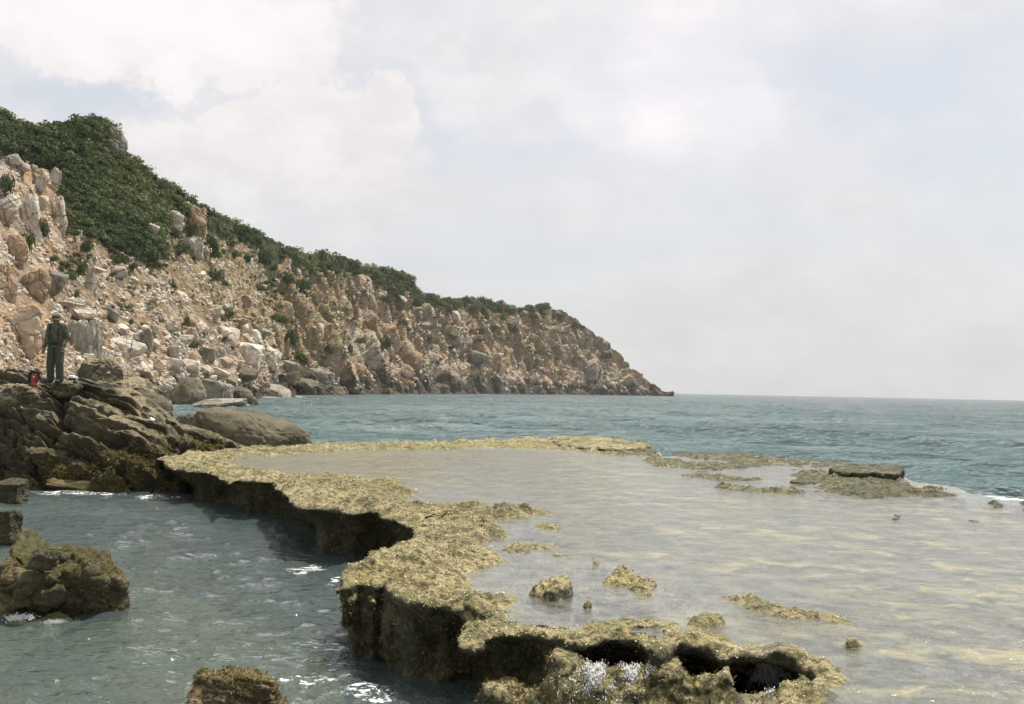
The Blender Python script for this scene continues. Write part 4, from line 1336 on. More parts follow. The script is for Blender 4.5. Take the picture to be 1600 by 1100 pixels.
near_rock(75, 726, 96, 28, .45, 'rock', '', 'outcrop', 'tan flat rock low on the near shore above the water', 'rock', 30, .7, .08)
near_rock(160, 752, 84, 28, .1, 'rock', '', 'outcrop', 'dark hollowed rock at the water\'s edge of the near shore', 'rock', 31, .7, .1)
near_rock(225, 664, 90, 44, 1.1, 'rock', '', 'granite_dark', 'black shaded rock above the white scrap on the near shore', 'rock', 32, .7, .45)  # darkness of the shaded rock put into its granite colour
near_rock(258, 756, 80, 44, .0, 'rock', '', 'mossy', 'weed-covered tan rock beside the overhanging reef corner', 'rock', 33, .8, .15)
near_rock(105, 765, 80, 14, .0, 'rock', '', 'mossy', 'low pinkish stone awash at the near shore', 'rock', 34, .8, .05)
# left foreground rocks
near_rock(5, 782, 56, 32, .0, 'rock_block', '', 'outcrop', 'flat-topped square block at the left edge standing in the channel', 'rock', 35, .9, 0, spec=dict(planes=3, p=34, boxy=1.0), sink=.2)
near_rock(0, 850, 44, 52, .0, 'rock_block', '', 'outcrop', 'dark jagged block at the left edge above the weedy rock', 'rock', 36, .9, 0, spec=dict(planes=4, p=26, boxy=.8), sink=.2)
near_rock(28, 962, 200, 98, .0, 'mossy_rock', '', 'mossy', 'large weedy green rock mass at the left edge of the channel', 'rock', 37, .95, .10, spec=dict(planes=14, p=13, rough=.17, crack=.12), scale_noise=5)
near_rock(125, 958, 125, 84, .0, 'mossy_rock', '', 'mossy', 'tan and green weedy rock spur running right into the channel', 'rock', 38, 1.0, .32, spec=dict(planes=13, p=18, rough=.15, crack=.10), scale_noise=5)
near_rock(62, 884, 46, 24, .5, 'rock', '', 'outcrop', 'grey rounded stone on top of the weedy green rock', 'rock', 39, .9, .15, spec=dict(planes=6, p=9))
near_rock(368, 1124, 165, 64, .0, 'mossy_rock', '', 'mossy', 'weedy brown rock tip rising from the channel at the bottom edge', 'rock', 44, .8, .22, spec=dict(planes=13, p=20, rough=.13, crack=.06), scale_noise=5.0)
print('outcrop', time.time() - T0)

# ------------------------------------------------------------------ reef platform
ZT = 0.65
LIP = [(246, 714), (256, 721), (268, 731), (290, 735), (320, 736), (346, 742), (352, 752), (362, 755), (372, 748), (400, 750), (426, 752), (430, 763), (440, 770), (452, 774),
       (462, 786), (474, 792), (500, 792), (525, 795), (548, 800), (572, 797), (592, 797), (596, 808), (620, 816), (632, 820), (647, 832), (630, 846), (606, 854), (590, 866), (566, 868), (556, 882), (540, 892), (532, 905),
       (528, 922), (550, 908), (566, 905), (585, 910), (606, 908), (612, 928), (640, 938), (668, 942), (694, 944), (705, 960), (730, 968), (724, 982), (704, 992), (700, 1004), (730, 1010), (752, 1006), (762, 990),
       (790, 984), (820, 986), (850, 992), (880, 998), (905, 1006), (930, 1000), (955, 994), (985, 1000), (1010, 1012), (1030, 1022), (1050, 1016), (1068, 1008), (1095, 1010), (1120, 1020), (1136, 1028),
       (1160, 1024), (1190, 1024), (1225, 1034), (1235, 1042), (1258, 1049), (1268, 1054), (1255, 1062), (1235, 1070), (1215, 1082), (1200, 1100), (1215, 1160), (1300, 1400)]
FAR = [(2100, 1400), (2100, 800), (1800, 782), (1600, 779), (1520, 770), (1495, 760), (1430, 752), (1415, 742), (1410, 733), (1370, 727), (1310, 722), (1220, 716), (1130, 711), (1060, 709),
       (1030, 712), (1016, 704), (1010, 694), (960, 688), (900, 686), (850, 687), (800, 688), (740, 690), (700, 692), (640, 692), (580, 694), (520, 696), (470, 698), (400, 701), (330, 704), (296, 707), (275, 712)]
P1 = px_poly(LIP + FAR, ZT)
LEDGE = [(560, 1000), (600, 985), (700, 985), (800, 985), (900, 985), (1050, 990), (1200, 1010), (1330, 1060), (1345, 1090), (1345, 1400), (800, 1400), (760, 1140), (735, 1090), (700, 1060), (640, 1040), (590, 1030), (560, 1020)]
P2 = px_poly(LEDGE, 0.28)
DRY = [
    LIP[:60] + [(880, 985), (1005, 966), (960, 972), (900, 984), (840, 984), (795, 978), (800, 962), (836, 946), (810, 938), (765, 930), (738, 918), (742, 905), (772, 890), (795, 882), (786, 868), (768, 852), (764, 842),
                (800, 838), (790, 824), (780, 815), (830, 808), (870, 802), (800, 795), (720, 788), (650, 790), (634, 780), (650, 768), (630, 756), (560, 748), (470, 744), (400, 738), (356, 724), (380, 716), (340, 712), (300, 713), (275, 712)],
    [(275, 712), (300, 703), (400, 697), (480, 693), (600, 690), (700, 687), (780, 684), (860, 680), (960, 684), (1030, 692), (1030, 712), (960, 712), (900, 705), (850, 702), (780, 700), (700, 702), (600, 703), (500, 706), (420, 712), (330, 714)],
    [(932, 912), (950, 905), (958, 895), (985, 888), (1000, 893), (1003, 903), (1040, 912), (1034, 922), (1022, 934), (998, 932), (975, 922), (950, 920)],
    [(822, 930), (850, 918), (868, 911), (886, 920), (893, 930), (870, 940), (838, 940)],
    [(898, 948), (912, 942), (923, 948), (914, 954)],
    [(785, 850), (800, 846), (850, 850), (880, 848), (892, 852), (860, 860), (800, 866), (770, 862)],
    [(818, 813), (840, 818), (870, 816), (888, 826), (880, 834), (850, 828)],
    [(850, 866), (880, 864), (905, 868), (880, 874), (855, 873)],
    [(932, 880), (950, 878), (962, 884), (940, 888)],
    [(1066, 976), (1080, 962), (1100, 956), (1126, 966), (1128, 976), (1100, 984), (1072, 984)],
    [(1118, 918), (1130, 930), (1160, 934), (1200, 940), (1230, 950), (1262, 956), (1300, 958), (1340, 968), (1366, 976), (1340, 982), (1290, 972), (1240, 970), (1190, 962), (1150, 958), (1146, 946), (1120, 932)],
    [(1304, 1004), (1322, 994), (1345, 1000), (1342, 1008), (1310, 1010)],
    [(1230, 742), (1270, 735), (1340, 738), (1400, 745), (1460, 752), (1500, 764), (1480, 775), (1380, 775), (1290, 770), (1275, 756)],
    [(1120, 756), (1180, 764), (1260, 768), (1270, 772), (1180, 770), (1120, 762)],
    [(1060, 742), (1090, 738), (1160, 748), (1230, 748), (1160, 753), (1100, 750)],
    [(1000, 720), (1040, 716), (1080, 722), (1130, 724), (1180, 730), (1120, 736), (1060, 732), (1020, 728)],
    [(850, 975), (950, 966), (1000, 962), (1060, 975), (1080, 985), (1150, 990), (1160, 1010), (1050, 1010), (950, 1000), (870, 1000)],
    [(1236, 1050), (1240, 1040), (1262, 1044), (1280, 1052), (1270, 1060), (1250, 1066)],
    [(1020, 706), (1060, 708), (1130, 710), (1220, 715), (1300, 720), (1350, 725), (1340, 731), (1260, 728), (1180, 723), (1080, 717)],
]
DRYW = [1.0, .9, .9, 1.0, .9, .6, .7, .5, .7, .7, .75, .7, 1.0, .85, .85, .85, .62, .8, .85]
POOLS = [[(790, 822), (820, 814), (880, 832), (900, 846), (880, 852), (860, 846), (790, 846), (764, 843)],
         [(740, 906), (796, 880), (800, 864), (860, 874), (930, 872), (1060, 890), (1120, 925), (1150, 955), (1060, 965), (1000, 966), (900, 984), (800, 978), (800, 962), (836, 946), (765, 930)],
         [(630, 780), (660, 772), (760, 782), (650, 791)]]


def dry_depth(x, y):
    dry = np.zeros(x.shape, np.float32)
    for poly, w in zip(DRY, DRYW):
        pp = px_poly(poly, ZT)
        d = sdf_poly(x, y, pp)
        ext = math.sqrt(max(np.ptp(pp[:, 0]) * np.ptp(pp[:, 1]), .01))
        k = min(.30, .16 * ext)
        dry = np.maximum(dry, w * sstep(d, -k * .6, k))
    pool = np.zeros(x.shape, np.float32)
    for poly in POOLS:
        d = sdf_poly(x, y, px_poly(poly, ZT))
        pool = np.maximum(pool, sstep(d, -.06, .2))
    return dry, pool


WATER_Z = 0.652


def build_reef():
    us = np.concatenate([np.arange(215, 1640, 1.7), np.arange(1644, 2090, 12.0)])
    tx = (us - 800) / FPX
    ys = np.exp(np.arange(math.log(3.3), math.log(35.5), 0.0068))
    zs = np.concatenate([np.arange(-.40, .46, .027), np.arange(.475, .98, .0155)])
    TX, Y2 = np.meshgrid(tx, ys, indexing='ij')
    X2 = TX * Y2
    # wobble the outline so edges are never straight
    qq = np.stack([X2, Y2, X2 * 0], -1)
    wx = fbm(qq * 2.2, 4) * .15 + fbm(qq * 6.0 + 5, 3) * .07
    wy = fbm(qq * 2.2 + 31, 4) * .15 + fbm(qq * 6.0 + 55, 3) * .07
    fade = np.clip(Y2 / 13, .6, 1.3)
    XA, YA = X2 + wx * fade, Y2 + wy * fade
    d1 = sdf_poly(XA, YA, P1)
    d2 = sdf_poly(XA, YA, P2)
    dry, pool = dry_depth(XA, YA)
    print('  sdf', time.time() - T0)
    n1 = fbm(qq * 1.1, 4); n2 = fbm(qq * 4.0 + 3, 4); n3 = fbm(qq * 13.0 + 9, 3)
    rim = .62 * sstep(d1, .38, .12) * sstep(Y2, 8.5, 7.8) * (d1 > -.2)
    dry = np.maximum(dry, rim)
    top = .618 + .085 * dry * (1) + (n1 * .035 + n2 * .05) * (.35 + dry) + n3 * .028 * (.4 + 1.2 * dry) - .10 * pool * (1 - np.clip(dry, 0, 1)) - .02 * (1 - dry) * (1 - pool)
    rd = sstep(n2, .18, .5) * np.clip(dry, 0, 1)
    top += .035 * rd
    # flooded flats: low streaks nearly breaking the surface
    flat = (1 - np.clip(dry, 0, 1)) * (1 - pool)
    sn = fbm(np.stack([X2 * 1.3, Y2 * 1.5, X2 * 0 + 4], -1), 6, .6)
    top += flat * .030 * sn
    silt = np.exp(-((800 + X2 / Y2 * FPX - 560) / 170) ** 2) * sstep(Y2, 16.5, 19)
    top += silt * flat * (.012 + .045 * fbm(np.stack([X2 * .9, Y2 * 1.6, X2 * 0 + 14], -1), 4))
    # to the right the shelf dips under deeper water
    top -= .05 * sstep(X2, 2.2, 5.0) * sstep(Y2, 10, 6) + .10 * sstep(Y2, 13, 16.5) * sstep(X2, 6.0, 8.5)
    # overhang strength along the channel edge
    an = vn(np.stack([X2 * .9, Y2 * .9, X2 * 0 + 7.7], -1))
    A = .38 + .30 * an
    A = np.where(Y2 > 12, A + .15, A)
    corner = sstep(Y2, 10.4, 9.2) * sstep(X2, -.2, -.7)
    A = A * (1 - corner) + corner * (-.02 + .28 * vn(np.stack([X2 * 2, Y2 * 2, X2 * 0], -1)))
    # front edge: hollows and slopes between them, by bearing
    ub = 800 + X2 / Y2 * FPX
    front = sstep(Y2, 8.0, 7.4) * sstep(X2, -.75, -.45)
    hol = interp(ub, [(690, .7), (760, .5), (780, .8), (850, .8), (872, .15), (898, .15), (918, .7), (1006, .75), (1026, .1), (1062, .1), (1080, .7), (1128, .65), (1140, .2), (1165, 1.0), (1290, .8), (1330, .3)])
    A = A * (1 - front) + front * hol * .75
    Yl = interp(ub, [(700, 6.8), (820, 6.84), (950, 6.68), (1070, 6.5), (1200, 6.36), (1300, 6.2)])
    lvl = interp(ub, [(680, .22), (730, .30), (760, .40), (870, .42), (900, .50), (1250, .50)])
    base2 = lvl - .55 * np.maximum(Yl - .08 - Y2, 0) - .32 * sstep(Y2, Yl - .05, Yl + .08) * sstep(hol, .2, .6) + n1 * .06 + fbm(qq * 2.3 + 6, 3) * .08 * (1 + 1.2 * sstep(ub, 900, 860))
    base2 -= .34 * np.exp(-((ub - 1085) / 42.) ** 2) * sstep(Y2, 6.45, 6.2)
    base2 -= .30 * sstep(ub, 905, 860) * np.exp(-((Y2 - 6.98) / .20) ** 2)
    base2 -= .25 * sstep(ub, 790, 720)
    ramp = np.exp(-((ub - 888) / 20.) ** 2) + np.exp(-((ub - 1044) / 24.) ** 2) + .7 * np.exp(-((ub - 1145) / 14.) ** 2)
    base2 = np.minimum(base2, .50) + .22 * ramp * sstep(Y2, 6.2, 6.6) * sstep(Y2, 7.15, 6.9)
    base2 += fbm(qq * 6.0 + 60, 3) * .06
    base2 = np.minimum(base2, .58)
    f = np.empty((len(us), len(ys), len(zs)), np.float32)
    for k, z in enumerate(zs):
        dz = np.clip(.60 - z, 0, .9)
        U = A * np.minimum(dz / .34, 1.0) ** .7
        a = z - top; b = U - d1 + .015
        h = np.clip(.5 + .5 * (a - b) / .05, 0, 1)
        fa = b + (a - b) * h + .05 * h * (1 - h)
        a = z - base2; b = .12 - d2 + .25 * (.3 - z)
        h = np.clip(.5 + .5 * (a - b) / .12, 0, 1)
        fb = b + (a - b) * h + .12 * h * (1 - h)
        fb = np.where(Y2 > 8.2, 1.0, fb)
        f[:, :, k] = np.minimum(fa, fb)
    # pits in the top near the front
    for (u, v, rx, rz) in [(1012, 990, .13, .10), (655, 880, .10, .10), (708, 960, .18, .2), (745, 965, .12, .10), (690, 812, .22, .06), (1000, 1064, .10, .12)]:
        c = on(np.array(float(u)), np.array(float(v)), ZT)
        i0 = slice(*np.searchsorted(us, [u - 90, u + 90]))
        e = np.sqrt(((X2[i0, :, None] - c[0]) / rx) ** 2 + ((Y2[i0, :, None] - c[1]) / rx / 1.3) ** 2 + ((zs[None, None, :] - ZT) / rz) ** 2) - 1
        f[i0] = np.maximum(f[i0], -e.astype(np.float32) * min(rx, rz))
    print('  field', f.shape, time.time() - T0)
    I, J, K = np.nonzero(np.abs(f) < .20)
    p3 = np.stack([X2[I, J], Y2[I, J], zs[K]], -1)
    side = sstep(zs[K], .60, .45)
    nz = fbm(p3 * np.array([2.4, 2.4, 3.0]), 3) * .17 * side + ridged(p3 * 6.0, 2) * .035 * side + fbm(p3 * 11.0 + 3, 2) * .018 * side
    f[I, J, K] += nz.astype(np.float32)
    del I, J, K
    print('  noise', time.time() - T0)
    f[0] = 1; f[-1] = 1; f[:, 0] = 1; f[:, -1] = 1; f[:, :, -1] = 1
    V, Q = surface_nets(f, X2[:, :, None], Y2[:, :, None], zs[None, None, :])
    n = vnormals(V, Q)
    det = fbm(V * 22.0, 3) * .016 + ridged(V * 9.0, 2) * .014
    x, y = V[:, 0], V[:, 1]
    ii = np.clip(np.searchsorted(tx, x / y), 0, len(tx) - 1); jj = np.clip(np.searchsorted(ys, y), 0, len(ys) - 1)
    dr = np.clip(dry[ii, jj], 0, 1)
    amt = np.where(V[:, 2] < .58, 1.0, .15 + .75 * dr)
    V = V + n * (det * amt)[:, None]
    fl = (1 - sstep(dr, .2, .6)) * sstep(V[:, 2], .52, .56)
    ob = mk('reef', V, Q, M['reef'], attrs={'flooded': fl, 'dark': sstep(x, 2.0, 4.0) * sstep(y, 15.5, 17.5) + .5 * sstep(y, 26, 28) * sstep(x, .5, 3), 'silt': silt[ii, jj], 'weedy': sstep(V[:, 2], .56, .44) * sstep(800 + V[:, 0] / V[:, 1] * FPX, 770, 690)})  # 'weedy' marks the near wall, coloured dark for both weed and shade
    global REEF_V, REEF_N, REEF_DRY
    REEF_V, REEF_N, REEF_DRY = V, vnormals(V, Q), dr
    tag(ob, 'low flat reef platform crusted with yellow algae beside the channel', None, None, 'structure')
    print('  reef verts', len(V), time.time() - T0)


build_reef()


def build_film():
    us = np.concatenate([np.arange(260, 1640, 4.0), np.arange(1644, 2090, 16.0)])
    ys = np.exp(np.arange(math.log(3.6), math.log(33), 0.012))
    U, Y = np.meshgrid(us, ys)
    X = (U - 800) / FPX * Y
    d = sdf_poly(X, Y, P1)
    lim = np.where((X > 6) & (Y > 14), .03, .17)
    lim = np.where((Y > 22), .25, lim)
    rip = .35 + .65 * sstep(X, -.6, 1.8) + .7 * sstep(X, 1.5, 4) * sstep(Y, 9, 6)
    # calm pools by the near crust
    for poly in POOLS[:2]:
        dp = sdf_poly(X, Y, px_poly(poly, ZT)); rip = rip * (1 - .55 * sstep(dp, -.2, .3))
    foam = .62 * np.exp(-((Y - (15.6 + .1 * X)) / .9) ** 2) * sstep(X, 3.4, 5.5)
    foam += .42 * np.exp(-((X / Y * FPX + 800 - 870) / 110) ** 2) * np.exp(-((Y - 18.5) / 2.2) ** 2)
    foam += .75 * sstep(d, .9, .1) * (X > 6.5) * (Y > 14)
    foam += .5 * np.exp(-((X / Y * FPX + 800 - 1230) / 90) ** 2) * np.exp(-((Y - 17.3) / .8) ** 2)
    foam += .35 * np.exp(-((X / Y * FPX + 800 - 1180) / 90) ** 2) * np.exp(-((Y - 7.0) / .5) ** 2)
    Z = np.full_like(X, WATER_Z)
    f = grid_faces(len(ys), len(us))
    ok = (d > lim).ravel()
    f = f[ok[f].all(1)]
    V, F, A = compact(np.stack([X, Y, Z], -1).reshape(-1, 3), f, {'ripple': rip.ravel(), 'foam': foam.ravel(), 'bare': (np.exp(-((800 + X / Y * FPX - 560) / 190) ** 2) * sstep(Y, 16, 19)).ravel()})
    ob = mk('tide_pool_water', V, F, M['film'], attrs=A)
    tag(ob, 'thin sheet of sea water lying in pools over the reef platform', None, None, 'structure')


build_film()
print('film', time.time() - T0)


# ------------------------------------------------------------------ rock slabs standing on the far edge of the reef
def mound(poly, z0, h, name, mat, label, cat, under=.0, edge=.25, rough=.05, res=140, tiltx=0.0, thick=.35, nz_=.06):
    """flat-lying rock of real thickness: outline poly (pixels on plane z0+h), overhanging sides"""
    pp = px_poly(poly, z0 + h)
    x0, y0 = pp.min(0) - .3; x1, y1 = pp.max(0) + .3
    nx = int(res * 1.6); ny = res // 2; nz = 26
    xs = np.linspace(x0, x1, nx); ys = np.linspace(y0, y1, ny); zs = np.linspace(z0 - thick, z0 + h + .2, nz)
    X, Y = np.meshgrid(xs, ys, indexing='ij')
    q = np.stack([X, Y, X * 0], -1)
    XA = X + fbm(q * 2.5, 3) * .12; YA = Y + fbm(q * 2.5 + 20, 3) * .2
    d = sdf_poly(XA, YA, pp)
    top = z0 + h * (.35 + .65 * sstep(d, 0, edge)) + fbm(q * 2.0, 4) * rough + tiltx * (X - x0) / (x1 - x0)
    f = np.empty((nx, ny, nz), np.float32)
    for k, z in enumerate(zs):
        a = z - top; b = under * np.clip((z0 + h - .05 - z) / max(h, .2), -.1, 1) - d
        hh = np.clip(.5 + .5 * (a - b) / .05, 0, 1)
        f[:, :, k] = b + (a - b) * hh + .05 * hh * (1 - hh)
    P3 = np.stack(np.meshgrid(xs, ys, zs, indexing='ij'), -1)
    f += fbm(P3 * 3.5, 3) * nz_ + fbm(P3 * 11, 2) * .02
    f[0] = f[-1] = 1; f[:, 0] = 1; f[:, -1] = 1; f[:, :, 0] = 1; f[:, :, -1] = 1
    V, Q = surface_nets(f, P3[..., 0], P3[..., 1], P3[..., 2])
    c = V.mean(0)
    o = mk(name, V - c, Q, M[mat], loc=tuple(c), attrs={'crack': np.zeros(len(V))})
    tag(o, label, cat)
    return o


mound([(858, 682), (900, 680), (945, 682), (985, 688), (1022, 693), (1012, 698), (960, 700), (900, 696), (862, 690)], .62, .17, 'rock_slab', 'reef', 'raised yellow slab with a dark undercut end at the far edge of the reef', 'rock slab', under=.5, res=150)
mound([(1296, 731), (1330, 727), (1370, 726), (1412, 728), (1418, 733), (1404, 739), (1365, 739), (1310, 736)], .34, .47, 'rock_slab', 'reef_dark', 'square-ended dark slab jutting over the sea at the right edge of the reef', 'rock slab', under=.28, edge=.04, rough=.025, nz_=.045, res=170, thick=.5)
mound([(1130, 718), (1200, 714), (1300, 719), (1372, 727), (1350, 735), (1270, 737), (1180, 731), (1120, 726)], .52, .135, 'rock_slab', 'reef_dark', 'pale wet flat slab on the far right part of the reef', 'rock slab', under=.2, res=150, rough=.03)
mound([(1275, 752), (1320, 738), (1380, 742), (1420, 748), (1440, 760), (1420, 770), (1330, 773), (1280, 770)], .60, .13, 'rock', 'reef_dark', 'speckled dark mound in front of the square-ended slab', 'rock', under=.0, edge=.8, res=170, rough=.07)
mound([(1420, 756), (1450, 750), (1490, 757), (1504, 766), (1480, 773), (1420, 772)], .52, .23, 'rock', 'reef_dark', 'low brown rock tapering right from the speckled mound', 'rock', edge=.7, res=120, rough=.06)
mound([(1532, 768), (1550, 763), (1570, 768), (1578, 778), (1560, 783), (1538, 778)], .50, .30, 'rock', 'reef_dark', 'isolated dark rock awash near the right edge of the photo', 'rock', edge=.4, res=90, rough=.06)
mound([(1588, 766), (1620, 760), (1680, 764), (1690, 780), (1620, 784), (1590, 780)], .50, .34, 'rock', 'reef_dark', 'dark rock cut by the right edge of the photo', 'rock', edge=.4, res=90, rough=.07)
mound([(1230, 746), (1262, 735), (1300, 733), (1300, 742), (1260, 750)], .62, .13, 'rock', 'reef_dark', 'small dark ridge at the left foot of the speckled mound', 'rock', edge=.4, res=90, rough=.05)
mound([(936, 912), (952, 905), (960, 895), (985, 889), (1000, 894), (1003, 903), (1040, 912), (1034, 920), (1020, 932), (1000, 931), (975, 921), (950, 919)], .60, .055, 'algae_rock', 'reef', 'largest green and yellow algae rock standing in the near pool', 'rock', edge=.22, res=150, rough=.035)
mound([(824, 930), (850, 919), (868, 912), (886, 920), (893, 929), (870, 938), (840, 939)], .595, .055, 'algae_rock', 'reef', 'small pointed yellow algae rock in the near pool', 'rock', edge=.28, res=110, rough=.02)
mound([(898, 948), (912, 941), (923, 947), (914, 954)], .60, .045, 'algae_rock', 'reef_dark', 'tiny dark stone alone in the near pool', 'rock', edge=.12, res=70, rough=.02)
mound([(1070, 976), (1082, 963), (1100, 957), (1124, 967), (1120, 976), (1098, 982)], .61, .05, 'algae_rock', 'reef', 'rounded green-yellow algae rock at the right end of the near pool', 'rock', edge=.2, res=100, rough=.03)
mound([(1388, 800), (1402, 790), (1412, 797), (1404, 804)], .58, .17, 'algae_rock', 'reef_dark', 'small dark peaked stone on the flooded flat at right', 'rock', edge=.2, res=70, rough=.03)
mound([(1494, 810), (1512, 803), (1532, 810), (1512, 814)], .60, .09, 'algae_rock', 'reef_dark', 'low dark stone on the flooded flat farthest right', 'rock', edge=.25, res=70, rough=.02)
print('mounds', time.time() - T0)


# ------------------------------------------------------------------ sea, seabed, foam
def build_sea():
    us = np.concatenate([-800 - np.array([5200, 3400, 2300, 1500, 900, 500, 250, 80]), np.arange(-800, -60, 9.0), np.arange(-60, 1665, 3.2), np.arange(1670, 2300, 12), [2500, 2900, 3500, 4500, 6500, 9000]])
    us = np.sort(us)
    ys = np.concatenate([np.exp(np.arange(math.log(2.2), math.log(60), .0062)), np.exp(np.arange(math.log(60), math.log(320), .0055)), np.exp(np.arange(math.log(320), math.log(5600), .02))])
    U, Y = np.meshgrid(us, ys)
    X = (U - 800) / FPX * Y
    # cell size
    dx = np.gradient(X, axis=1); dy = np.gradient(Y, axis=0)
    inner = sstep(Y, 27, 19) * sstep(X, 6.5, 4.0)
    inner = np.maximum(inner, sstep(Y, 60, 40) * sstep(U, 480, 380) * .6)
    amp = 1 - .93 * inner
    Z = np.zeros_like(X)
    rr = np.random.default_rng(5)
    q = np.stack([X, Y, X * 0], -1)
    warpx = fbm(q / 7.0, 2) * 1.6; warpy = fbm(q / 7.0 + 9, 2) * 1.6
    for L, a in [(34, .16), (22, .15), (14, .13), (9.0, .12), (6.0, .095), (3.8, .068), (2.4, .042), (1.5, .022)]:
        for rep in range(2):
            th = math.radians(-112 + rr.normal() * 26)
            kx, ky = math.cos(th), math.sin(th)
            phs = rr.random() * 6.28
            cell = np.abs(kx) * np.abs(dx) + np.abs(ky) * np.abs(dy)
            vis = sstep(cell, L * .45, L * .2)
            s_ = np.sin((X + warpx) * kx * 6.283 / L + (Y + warpy) * ky * 6.283 / L + phs)
            w = (1 - np.abs(s_)) ** 1.3 * 2 - .9 if rep == 0 else s_
            env = .55 + .6 * vn(q / (L * 2.7) + L)
            Z += a * w * vis * env
    Z *= amp * .85
    qi = q * np.array([1, 1.5, 1])
    Z += inner * (fbm(qi * 1.1, 3) * .075 + fbm(qi * 3.2 + 3, 3) * .034) * sstep(np.abs(dy), .5, .2)
    hump = .30 * np.exp(-((X - 10.2) / 1.8) ** 2 - ((Y - 21.0 - .25 * (X - 10)) / .8) ** 2)
    Z += hump
    clear = sstep(Y, 27, 22) * sstep(X, 3.5, 2.0)
    # foam mask
    foam = np.zeros_like(X)

    def fo(u, v, ru, rv, a):
        c = on(np.array(float(u)), np.array(float(v)), 0.0)
        m = c[1] / FPX
        ly = abs(on(np.array(float(u)), np.array(float(v + rv)), 0.0)[1] - c[1]) + .02
        nonlocal foam
        foam = foam + a * np.exp(-((X - c[0]) / (ru * m)) ** 2 - ((Y - c[1]) / ly) ** 2)
    for a in [(560, 1078, 60, 14, .9), (515, 1055, 50, 8, .75), (470, 1052, 40, 7, .6), (30, 966, 26, 7, 1.05), (95, 972, 30, 4, .7), (490, 882, 34, 10, .95), (525, 905, 22, 12, 1.0), (455, 890, 40, 8, .6), (420, 1060, 90, 22, .45), (150, 1070, 120, 26, .35),
              (170, 768, 70, 6, 1.0), (90, 766, 60, 7, .95), (235, 779, 50, 5, 1.0), (350, 885, 80, 16, .35), (400, 940, 60, 10, .35), (600, 1090, 40, 8, .9), (270, 630, 16, 3, 1.2), (350, 627, 30, 2.5, 1.1), (400, 632, 30, 2, .9), (440, 620, 26, 2, .9),
              (1020, 712, 20, 3, 1.0), (1430, 760, 40, 4, .5), (1560, 775, 50, 5, .45), (285, 780, 26, 5, .5)]:
        fo(*a)
    # broken water along the foot of the headland
    ub = 800 + X / Y * FPX
    dwl = interp(ub, DW)
    band = np.exp(-((Y - dwl + 2) / (2.5 + dwl * .018)) ** 2) * (ub < 1070) * (ub > 230)
    foam += .70 * band * (.6 + .6 * sstep(vn(q / 14.0), -.1, .4))
    far = sstep(np.log(Y), math.log(45), math.log(900))
    caps = sstep(vn(q * np.array([.03, .012, 1]) + 3), .66, .80) * sstep(Y, 60, 120) * .55
    foam += caps
    # behind the camera the same water simply goes on
    ysb = np.array([-6000., -600, -60, -10, -2, 0, 1.2])
    Ub, Yb = np.meshgrid(us, ysb)
    Xb = np.interp(Ub, us, X[0]) * np.where(Yb < -5, np.abs(Yb) / 4 + 1, 1)
    X = np.vstack([Xb, X]); Y = np.vstack([Yb, Y]); Z = np.vstack([Xb * 0, Z])
    foam = np.vstack([Xb * 0, foam]); clear = np.vstack([np.repeat(clear[:1], len(ysb), 0) * (Yb > -3), clear]); far = np.vstack([Xb * 0, far])
    ob = mk('sea', np.stack([X, Y, Z], -1).reshape(-1, 3), grid_faces(Y.shape[0], Y.shape[1]), M['sea'], attrs={'foam': foam.ravel(), 'clear': clear.ravel(), 'far': far.ravel()})
    tag(ob, 'choppy green-blue sea stretching to the horizon', None, None, 'structure')
    # seabed of the channel
    xs = np.linspace(-16, 6, 150); ys = np.linspace(1.0, 26, 170)
    Xs, Ys = np.meshgrid(xs, ys)
    q = np.stack([Xs, Ys, Xs * 0], -1)
    c1 = on(np.array(150.), np.array(960.), 0.0); c2 = on(np.array(300.), np.array(900.), 0.0)
    Zs = -1.25 + .22 * fbm(q * .8, 4)
    Zs += 1.05 * np.exp(-((Xs - c1[0]) / 1.3) ** 2 - ((Ys - c1[1]) / .9) ** 2) + .75 * np.exp(-((Xs - c2[0]) / 1.3) ** 2 - ((Ys - c2[1]) / 1.3) ** 2)
    Zs = np.minimum(Zs, -.10)
    ob = mk('seabed', np.stack([Xs, Ys, Zs], -1).reshape(-1, 3), grid_faces(len(ys), len(xs)), M['seabed'])
    tag(ob, None, None, None, 'structure')


build_sea()
print('sea', time.time() - T0)

# ------------------------------------------------------------------ weed: tufts too many to count
M['weed'] = leaf_mat('seaweed_fronds', (0.035, 0.032, 0.014), (0.30, 0.25, 0.10), 6.0)
M['turf'] = leaf_mat('algae_turf', (0.10, 0.095, 0.04), (0.86, 0.75, 0.47), 8.0)


